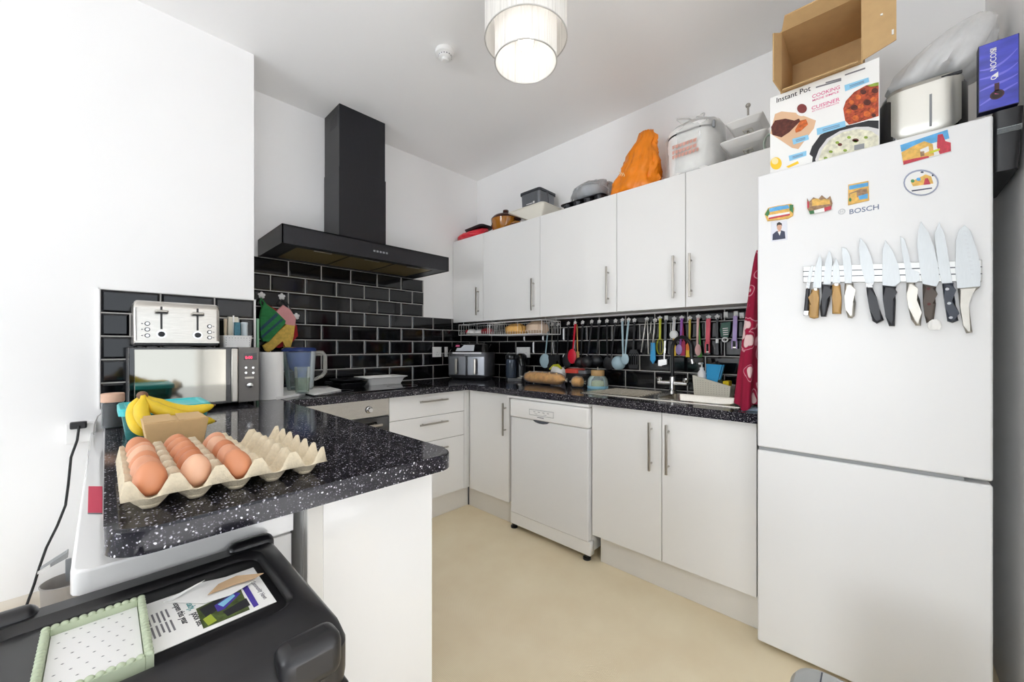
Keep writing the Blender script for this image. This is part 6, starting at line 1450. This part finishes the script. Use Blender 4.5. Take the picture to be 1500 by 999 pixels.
ip(M('pot_rim', '#d6d4d2', .4, var=.04), [(390, 860), (420, 780), (480, 700), (580, 640), (700, 610), (800, 608), (878, 625), (878, 900), (395, 900)], 1)
ip(food_rice, [(415, 860), (440, 790), (500, 710), (600, 650), (720, 625), (820, 640), (878, 680), (878, 890), (420, 890)], 2)
for cx_, cy_ in ((510, 800), (560, 730), (620, 790), (700, 720), (650, 690), (470, 850), (780, 690)): ip(food_green, circ(cx_, cy_, 16, 11, 8), 3)
ip(food_brown, circ(700, 712, 26, 14, 10), 3); ip(food_brown, circ(580, 745, 18, 12, 10), 3)
ip(grey_plastic, [(690, 750), (768, 735), (768, 775), (690, 790)], 4)
ip(white_pr, circ(88, 890, 55, 58), 1); ip(yellow_m, circ(88, 890, 44, 48), 2); ip(M('butter_cream', '#efdca0', .5, var=.05), circ(80, 872, 26, 26), 3); ip(yellow_m, [(165, 915), (255, 872), (265, 890), (185, 925)], 1)
for q in ([(615, 288), (800, 228), (806, 262), (620, 335)], [(400, 622), (618, 562), (626, 605), (405, 672)], [(212, 702), (335, 668), (342, 705), (222, 746)], [(185, 832), (322, 793), (322, 830), (192, 872)]):
    ip(ink_blue, q, 4)
    for f in (.35, .6):
        a = [q[0][0] * (1 - f) + q[3][0] * f, q[0][1] * (1 - f) + q[3][1] * f]; c = [q[1][0] * (1 - f) + q[2][0] * f, q[1][1] * (1 - f) + q[2][1] * f]
        x0, y0, x1, y1 = a[0] * .8 + c[0] * .2, a[1] * .8 + c[1] * .2, a[0] * .2 + c[0] * .8, a[1] * .2 + c[1] * .8
        ip(logo_blue, [(x0, y0), (x1, y1), (x1, y1 + 5), (x0, y0 + 5)], 5)
_ib.build('food_pictures', bx_)
b = MB(ink)
def btext(m, s, x, y, x2, size):
    b.mat(m); o = I(x, y, .0008); e = I(x2, y - (x2 - x) * .28, .0008); w = abs(o.y - e.y)
    n0 = len(b.bm.verts); b.text(s, size, (IX - .0008, o.y, o.z), (0, -1, 0), (0, 0, 1), depth=.0002, bold=.006)
    b.bm.verts.ensure_lookup_table(); vs = b.bm.verts[n0:]
    if vs:
        k = w / max(1e-5, max(o.y - v.co.y for v in vs))
        for v in vs: v.co.y = o.y - (o.y - v.co.y) * k
btext(ink, 'Instant Pot', 88, 425, 355, .027)
btext(ink_pink, 'COOKING', 365, 390, 580, .018); btext(ink_pink, 'MADE SIMPLE', 367, 415, 572, .010)
btext(ink_pink, 'CUISINER', 360, 480, 580, .018); btext(ink_pink, 'EN TOUTE SIMPLICITE', 365, 495, 572, .006)
b.mat(ink_grey)
for (x0, y0, x1, y1) in ((395, 310, 590, 255), (470, 275, 590, 243), (618, 215, 775, 163)): b.prism([I(x0, y0, .0006), I(x1, y1, .0006), I(x1, y1 - 12, .0006), I(x0, y0 - 10, .0006)], (-.0002, 0, 0))
b.build('lettering', bx_)
# ------------------------------------------------------------------ open brown carton on top
CX_, CY0, CY1, CZ0, CZ1 = 1.80, .048, .284, IZ1 + .0008, 2.395
t = thing('cardboard_box', 'open empty brown cardboard box lying on its side on the printed carton', 'box', (1.93, .166, CZ0))
th = .004
b = MB(kraft)
b.box(CX_, CX_ + .25, CY0, CY1, CZ0, CZ0 + th); b.box(CX_, CX_ + .25, CY0, CY1, CZ1 - th, CZ1); b.box(CX_, CX_ + .25, CY0, CY0 + th, CZ0 + th, CZ1 - th); b.box(CX_, CX_ + .25, CY1 - th, CY1, CZ0 + th, CZ1 - th); b.box(CX_ + .25 - th, CX_ + .25, CY0 + th, CY1 - th, CZ0 + th, CZ1 - th)
b.build('carton', t)
def flap(P): b = MB(kraft); b.prism(P[0], P[1]); b.build('flap', t)
flap(([(CX_ - .0005, CY0 - .0, CZ0 + .01), (CX_ - .0005, CY0, CZ1 - .004), (CX_ - .012, CY0 - .082, CZ1 - .02), (CX_ - .012, CY0 - .082, CZ0 + .03)], (.004, 0, 0)))
flap(([(CX_ - .0005, CY1 - .004, CZ0 + .006), (CX_ - .0005, CY1 - .004, CZ1 - .006), (CX_ - .055, CY1 + .012, CZ1 - .03), (CX_ - .055, CY1 + .012, CZ0 + .03)], (0, .004, 0)))
flap(([(CX_ - .0005, CY0 + .004, CZ0 + .004), (CX_ - .0005, CY1 - .004, CZ0 + .004), (CX_ - .035, CY1 - .012, CZ0 - .008), (CX_ - .035, CY0 + .012, CZ0 - .008)], (0, 0, .004)))
flap(([(CX_ - .0005, CY0 + .004, CZ1 - .004), (CX_ - .0005, CY1 - .004, CZ1 - .004), (CX_ - .045, CY1 - .02, CZ1 + .02), (CX_ - .045, CY0 + .006, CZ1 + .02)], (0, 0, .004)))
b = MB(paper_w); b.box(CX_ - .0148, CX_ - .012, CY0 - .076, CY0 - .071, CZ0 + .05, CZ0 + .066); b.box(CX_ - .0125, CX_ - .009, CY0 - .05, CY0 - .044, CZ0 + .13, CZ0 + .135); b.build('torn_tape', t)
# ------------------------------------------------------------------ bread maker, bag, blue box, basket
bx0, by0, by1 = 1.862, -.193, -.008
t = thing('bread_maker', 'black and steel bread maker on the fridge beside the printed carton', 'bread maker', (2.0, -.1, FT_))
b = MB(black_gloss); b.loft([rrect(bx0 + .03, 2.22, by0, by1 + .01, .04, FT_), rrect(bx0 + .012, 2.23, by0 - .008, by1 + .016, .045, FT_ + .03), rrect(bx0 + .012, 2.23, by0 - .008, by1 + .016, .045, FT_ + .17), rrect(bx0 + .03, 2.22, by0, by1 + .006, .04, FT_ + .195)]); b.build('body', t)
b = MB(M('satin_steel_panel', '#dcdad2', .3, .75, var=.03, vscale=3)); rings = []
for k in range(10):
    s = k / 9; z = FT_ + .012 + s * .178; i = .03 * max(0, 1 - s * 5) ** 2
    n = 16; ring = []
    for j in range(n + 1):
        y = by1 - .004 - i + (by0 + .004 + 2 * i - by1 + .004) * j / n; e = abs(2 * j / n - 1)
        ring.append(Vector((bx0 + .03 * e ** 6 + .02 * max(0, 1 - s * 4) ** 2, y, z)))
    ring += [Vector((bx0 + .04, p.y, z)) for p in reversed(ring)]
    rings.append(ring)
b.loft(rings); pn = b.build('front_panel', t)
b = MB(grey_plastic); b.box(bx0 - .0015, bx0 + .002, -.118, -.112, FT_ + .045, FT_ + .15, .0008); b.build('groove', pn)
b = MB(M('steel_lid', '#b9b6ae', .3, .8, var=.04)); b.loft([rrect(bx0 + .02, 2.22, by0, by1, .04, FT_ + .1955), rrect(bx0 + .025, 2.21, by0 + .006, by1 - .006, .04, FT_ + .213), rrect(bx0 + .06, 2.18, by0 + .03, by1 - .03, .03, FT_ + .22)]); b.mat(ink).box(bx0 + .022, bx0 + .03, -.185, -.14, FT_ + .199, FT_ + .207); b.build('lid', t)
GZ = FT_ + .2205
t = thing('plastic_bag', 'large milky plastic bag with dark contents lying on the bread maker', 'bag', (2.02, -.12, GZ))
b = MB(M('dark_contents', '#56626c', .5, var=.5, vscale=14)); blob_bag(b, [(GZ + .004, 2.04, -.10, .09, .075), (GZ + .04, 2.04, -.10, .105, .08), (GZ + .08, 2.04, -.11, .09, .07), (GZ + .11, 2.05, -.13, .05, .04)], 36, 5, .2, 21); b.build('contents', t, sharp=80)
b = MB(glass('milky_bag', '#fdfdfd', .22, .42, '#ffffff'))
blob_bag(b, [(GZ + .0008, 2.00, -.115, .10, .095), (GZ + .02, 2.00, -.125, .135, .118), (GZ + .07, 2.0, -.15, .13, .115), (GZ + .12, 2.01, -.175, .115, .098), (GZ + .17, 2.03, -.205, .085, .07), (GZ + .21, 2.05, -.225, .05, .045), (GZ + .235, 2.06, -.235, .02, .02)], 64, 9, .2, 17); b.build('bag', t, sharp=80)
t = thing('side_caddy', 'black plastic caddy hooked over the fridge edge beside the wall', 'caddy', (1.95, -.25, 1.72))
b = MB(black_plastic)
b.loft([rrect(1.83, 2.15, -.288, -.239, .012, 1.70), rrect(1.80, 2.18, -.293, -.2365, .012, 1.868)], True, False)
b.loft([rrect(1.80, 2.18, -.293, -.2365, .012, 1.868), rrect(1.804, 2.176, -.289, -.2405, .01, 1.868), rrect(1.834, 2.146, -.285, -.242, .01, 1.705)], False, True)
b.box(1.81, 2.17, -.24, -.205, FT_, FT_ + .004); b.box(1.81, 2.17, -.2405, -.2365, 1.84, FT_ + .004); b.build('tray', t)
b = MB(clear_glass); b.box(1.796, 1.7995, -.288, -.243, 1.80, 1.815, .001); b.build('clip', t)
t = thing('gadget_box', 'violet-blue printed watch box leaning upright at the right edge of the fridge top', 'box', (1.81, -.245, 1.875))
bz0, bz1 = 1.873, 2.071
b = MB(M('box_black_edge', '#1c1c3a', .4, var=.05)); b.box(1.7905, 1.822, -.282, -.207, bz0, bz1, .001); cb = b.build('carton', t)
b = MB(blue_box); b.prism([(1.7902, -.2085, bz0 + .002), (1.7902, -.2085, bz1 - .0015), (1.7902, -.2805, bz1 - .0015), (1.7902, -.2805, bz0 + .002)], (-.0004, 0, 0))
b.mat(M('violet_swirl', '#7a78e0', .35, coat=.4, var=.1))
for k in range(5):
    P = []
    for i in range(9): s = i / 8; P.append((1.7896, -.2095 - s * .0695, bz0 + .02 + k * .034 + .035 * s * s + .01 * math.sin(3 * s + k)))
    Q = [(x, y, z + .003 + .004 * math.sin(PI * i / 8)) for i, (x, y, z) in enumerate(P)]
    if Q[-1][2] < bz1 - .004: b.add(P + Q, [(i, i + 1, 10 + i, 9 + i) for i in range(8)])
b.build('sleeve', cb)
b = MB(paper_w); b.text('NOCON', .0165, (1.7892, -.2405, bz0 + .112), (0, 0, 1), (0, 1, 0), depth=.0002, bold=.01); b.text('SI', .0165, (1.7892, -.2405, bz0 + .168), (0, 0, 1), (0, 1, 0), depth=.0002, bold=.01)
b.prism([(1.7893, -.232, bz0 + .098), (1.7893, -.244, bz0 + .106), (1.7893, -.244, bz0 + .09)], (-.0003, 0, 0)); b.tube(ell((1.7893, -.236, bz0 + .092), .005, .005, (0, 1, 0), (0, 0, 1), 16), .0012, 5, closed=True); b.build('lettering', cb)
b = MB(M('printed_watch', '#4a2c34', .4, var=.2)); c = Vector((1.7892, -.242, bz0 + .04)); b.prism(ell(c, .0135, .0135, (0, 1, 0), (0, 0, 1), 22), (-.0003, 0, 0)); b.prism([c + Vector((0, .005, .01)), c + Vector((0, .005, .034)), c + Vector((0, -.004, .034)), c + Vector((0, -.004, .01))], (-.0003, 0, 0))
b.mat(M('watch_dial', '#2a2022', .3, var=.1)).prism(ell(c + Vector((-.0004, 0, 0)), .0105, .0105, (0, 1, 0), (0, 0, 1), 22), (-.0002, 0, 0)); b.mat(ink_pink).prism([c + Vector((-.0006, -.004, -.001)), c + Vector((-.0006, .005, .003)), c + Vector((-.0006, .004, .005))], (-.0002, 0, 0)); b.build('picture', cb)
# ================================================================== ceiling: pendant and detector
lx, ly = 1.151, 1.02
t = thing('pendant_lamp', 'white two-tier string drum pendant lamp with a lit bulb', 'ceiling lamp', (lx, ly, CE))
def drum(r, z0, z1):
    b = MB(string_m); n = 120; th = .0022
    def ring(rr, z): return [Vector((lx + rr * math.cos(2 * PI * j / n), ly + rr * math.sin(2 * PI * j / n), z)) for j in range(n)]
    rings_ = lambda z, o: [Vector((lx + (r + o + (.0012 if j % 2 else 0)) * math.cos(2 * PI * j / n), ly + (r + o + (.0012 if j % 2 else 0)) * math.sin(2 * PI * j / n), z)) for j in range(n)]
    b.loft([rings_(z0, 0), rings_(z1, 0)], False, False); sh = b.build('shade', t, sharp=15)
    b = MB(M('shade_ring', '#c9c7c3', .35, .6, var=.02)) if 'shade_ring' not in MATS else MB(MATS['shade_ring'])
    b.bm.free()
    for z in (z0, z1): b = MB(MATS['shade_ring']); b.tube(ell((lx, ly, z), r, r, (1, 0, 0), (0, 1, 0), 72), .0028, 8, closed=True); b.build('ring', sh)
drum(.121, 2.303, 2.50); drum(.161, 2.393, 2.64)
b = MB(MATS['shade_ring'])
for k in range(3):
    a = 2 * PI * k / 3 + .6; b.tube([(lx + .018 * math.cos(a), ly + .018 * math.sin(a), 2.498), (lx + .16 * math.cos(a), ly + .16 * math.sin(a), 2.498)], .0018, 6)
    b.tube([(lx + .018 * math.cos(a), ly + .018 * math.sin(a), 2.638), (lx + .16 * math.cos(a), ly + .16 * math.sin(a), 2.638)], .0018, 6)
    b.tube([(lx + .121 * math.cos(a + .5), ly + .121 * math.sin(a + .5), 2.303), (lx + .121 * math.cos(a + .5), ly + .121 * math.sin(a + .5), 2.498)], .0012, 6)
b.build('spider', t)
b = MB(white_plastic); b.lathe([(.006, 2.46), (.017, 2.462), (.019, 2.50), (.017, 2.52), (.006, 2.53)], (lx, ly, 0), 20); b.build('lamp_holder', t)
b = MB(white_plastic); b.cyl((lx, ly, 2.52), (lx, ly, CE - .02), .0035, n=8); b.lathe([(.012, CE - .045), (.045, CE - .03), (.048, CE - .001)], (lx, ly, 0), 28); b.build('ceiling_rose', t)
b = MB(bulb_m); b.lathe([(.002, 2.352), (.018, 2.357), (.028, 2.37), (.031, 2.388), (.026, 2.41), (.017, 2.435), (.0135, 2.462)], (lx, ly, 0), 28); b.build('bulb', t)
sx_, sy_ = 1.249, 1.678
t = thing('heat_detector', 'small round white heat detector on the ceiling left of the lamp', 'detector', (sx_, sy_, CE))
b = MB(white_plastic); b.lathe([(.05, CE - .0005), (.052, CE - .008), (.05, CE - .022), (.042, CE - .026)], (sx_, sy_, 0), 36); b.build('base', t)
b = MB(white_plastic); b.lathe([(.036, CE - .0265), (.034, CE - .036), (.022, CE - .04)], (sx_, sy_, 0), 30)
b.lathe([(.02, CE - .0405), (.02, CE - .05), (.016, CE - .054)], (sx_, sy_, 0), 24); b.build('chamber', t)
b = MB(ink_grey)
for k in range(16):
    a = 2 * PI * k / 16; c = Vector((sx_ + .0355 * math.cos(a), sy_ + .0355 * math.sin(a), CE - .031)); s = Vector((-math.sin(a), math.cos(a), 0)) * .0035
    b.add([c - s + Vector((0, 0, .003)), c + s + Vector((0, 0, .003)), c + s - Vector((0, 0, .003)), c - s - Vector((0, 0, .003))], [(0, 1, 2, 3)])
b.build('vents', t)
# ================================================================== light and camera
sc = bpy.context.scene
wd = bpy.data.worlds.new('daylight'); sc.world = wd; wd.use_nodes = True
wd.node_tree.nodes['Background'].inputs[0].default_value = (.86, .93, 1, 1); wd.node_tree.nodes['Background'].inputs[1].default_value = 2.0
def area(name, loc, rot, sx, sy, power, col=(1, 1, 1)):
    l = bpy.data.lights.new(name, 'AREA'); l.shape = 'RECTANGLE'; l.size = sx; l.size_y = sy; l.energy = power; l.color = col
    o = bpy.data.objects.new(name, l); C.objects.link(o); o.location = loc; o.rotation_euler = rot; return o
area('window_daylight', ((WX0 + WX1) / 2, RY0 - .02, 1.25), (PI / 2 + .7, 0, PI), 3.5, 1.8, 12, (.93, .97, 1))
area('side_fill_light', (RX0 - .02, (WY0 + WY1) / 2, 1.25), (PI / 2 + .45, 0, -PI / 2), 1.75, 1.8, 110, (.93, .97, 1))  # added fill at the unseen side opening, brightens the cabinet fronts
sl = bpy.data.lights.new('bounce_sun', 'SUN'); sl.energy = 20.5; sl.angle = .01; sl.color = (1, .985, .96)  # added sun, its patch on the unseen floor bounces light to the ceiling
so = bpy.data.objects.new('bounce_sun', sl); C.objects.link(so); so.rotation_euler = (math.radians(60.5), 0, math.radians(-4))
pl = bpy.data.lights.new('pendant_bulb', 'POINT'); pl.energy = 1.2; pl.shadow_soft_size = .034; pl.color = (1, .98, .96)
po = bpy.data.objects.new('pendant_bulb', pl); C.objects.link(po); po.location = (1.151, 1.02, 2.425)
cam = bpy.data.cameras.new('camera'); co = bpy.data.objects.new('camera', cam); C.objects.link(co)
co.location = (0, 0, CAM_H); co.rotation_euler = (PI / 2, 0, -YAW)
cam.sensor_width = 36; cam.lens = FPX / 1500 * 36; cam.shift_y = (V0 - 499.5) / 1500; cam.clip_start = .02
sc.camera = co
sc.view_settings.view_transform = 'Standard'; sc.view_settings.look = 'None'; sc.view_settings.gamma = 1; sc.view_settings.use_curve_mapping = False
sc.view_settings.exposure = 0.2
sc.cycles.diffuse_bounces = 9; sc.cycles.max_bounces = 14; sc.cycles.transparent_max_bounces = 16
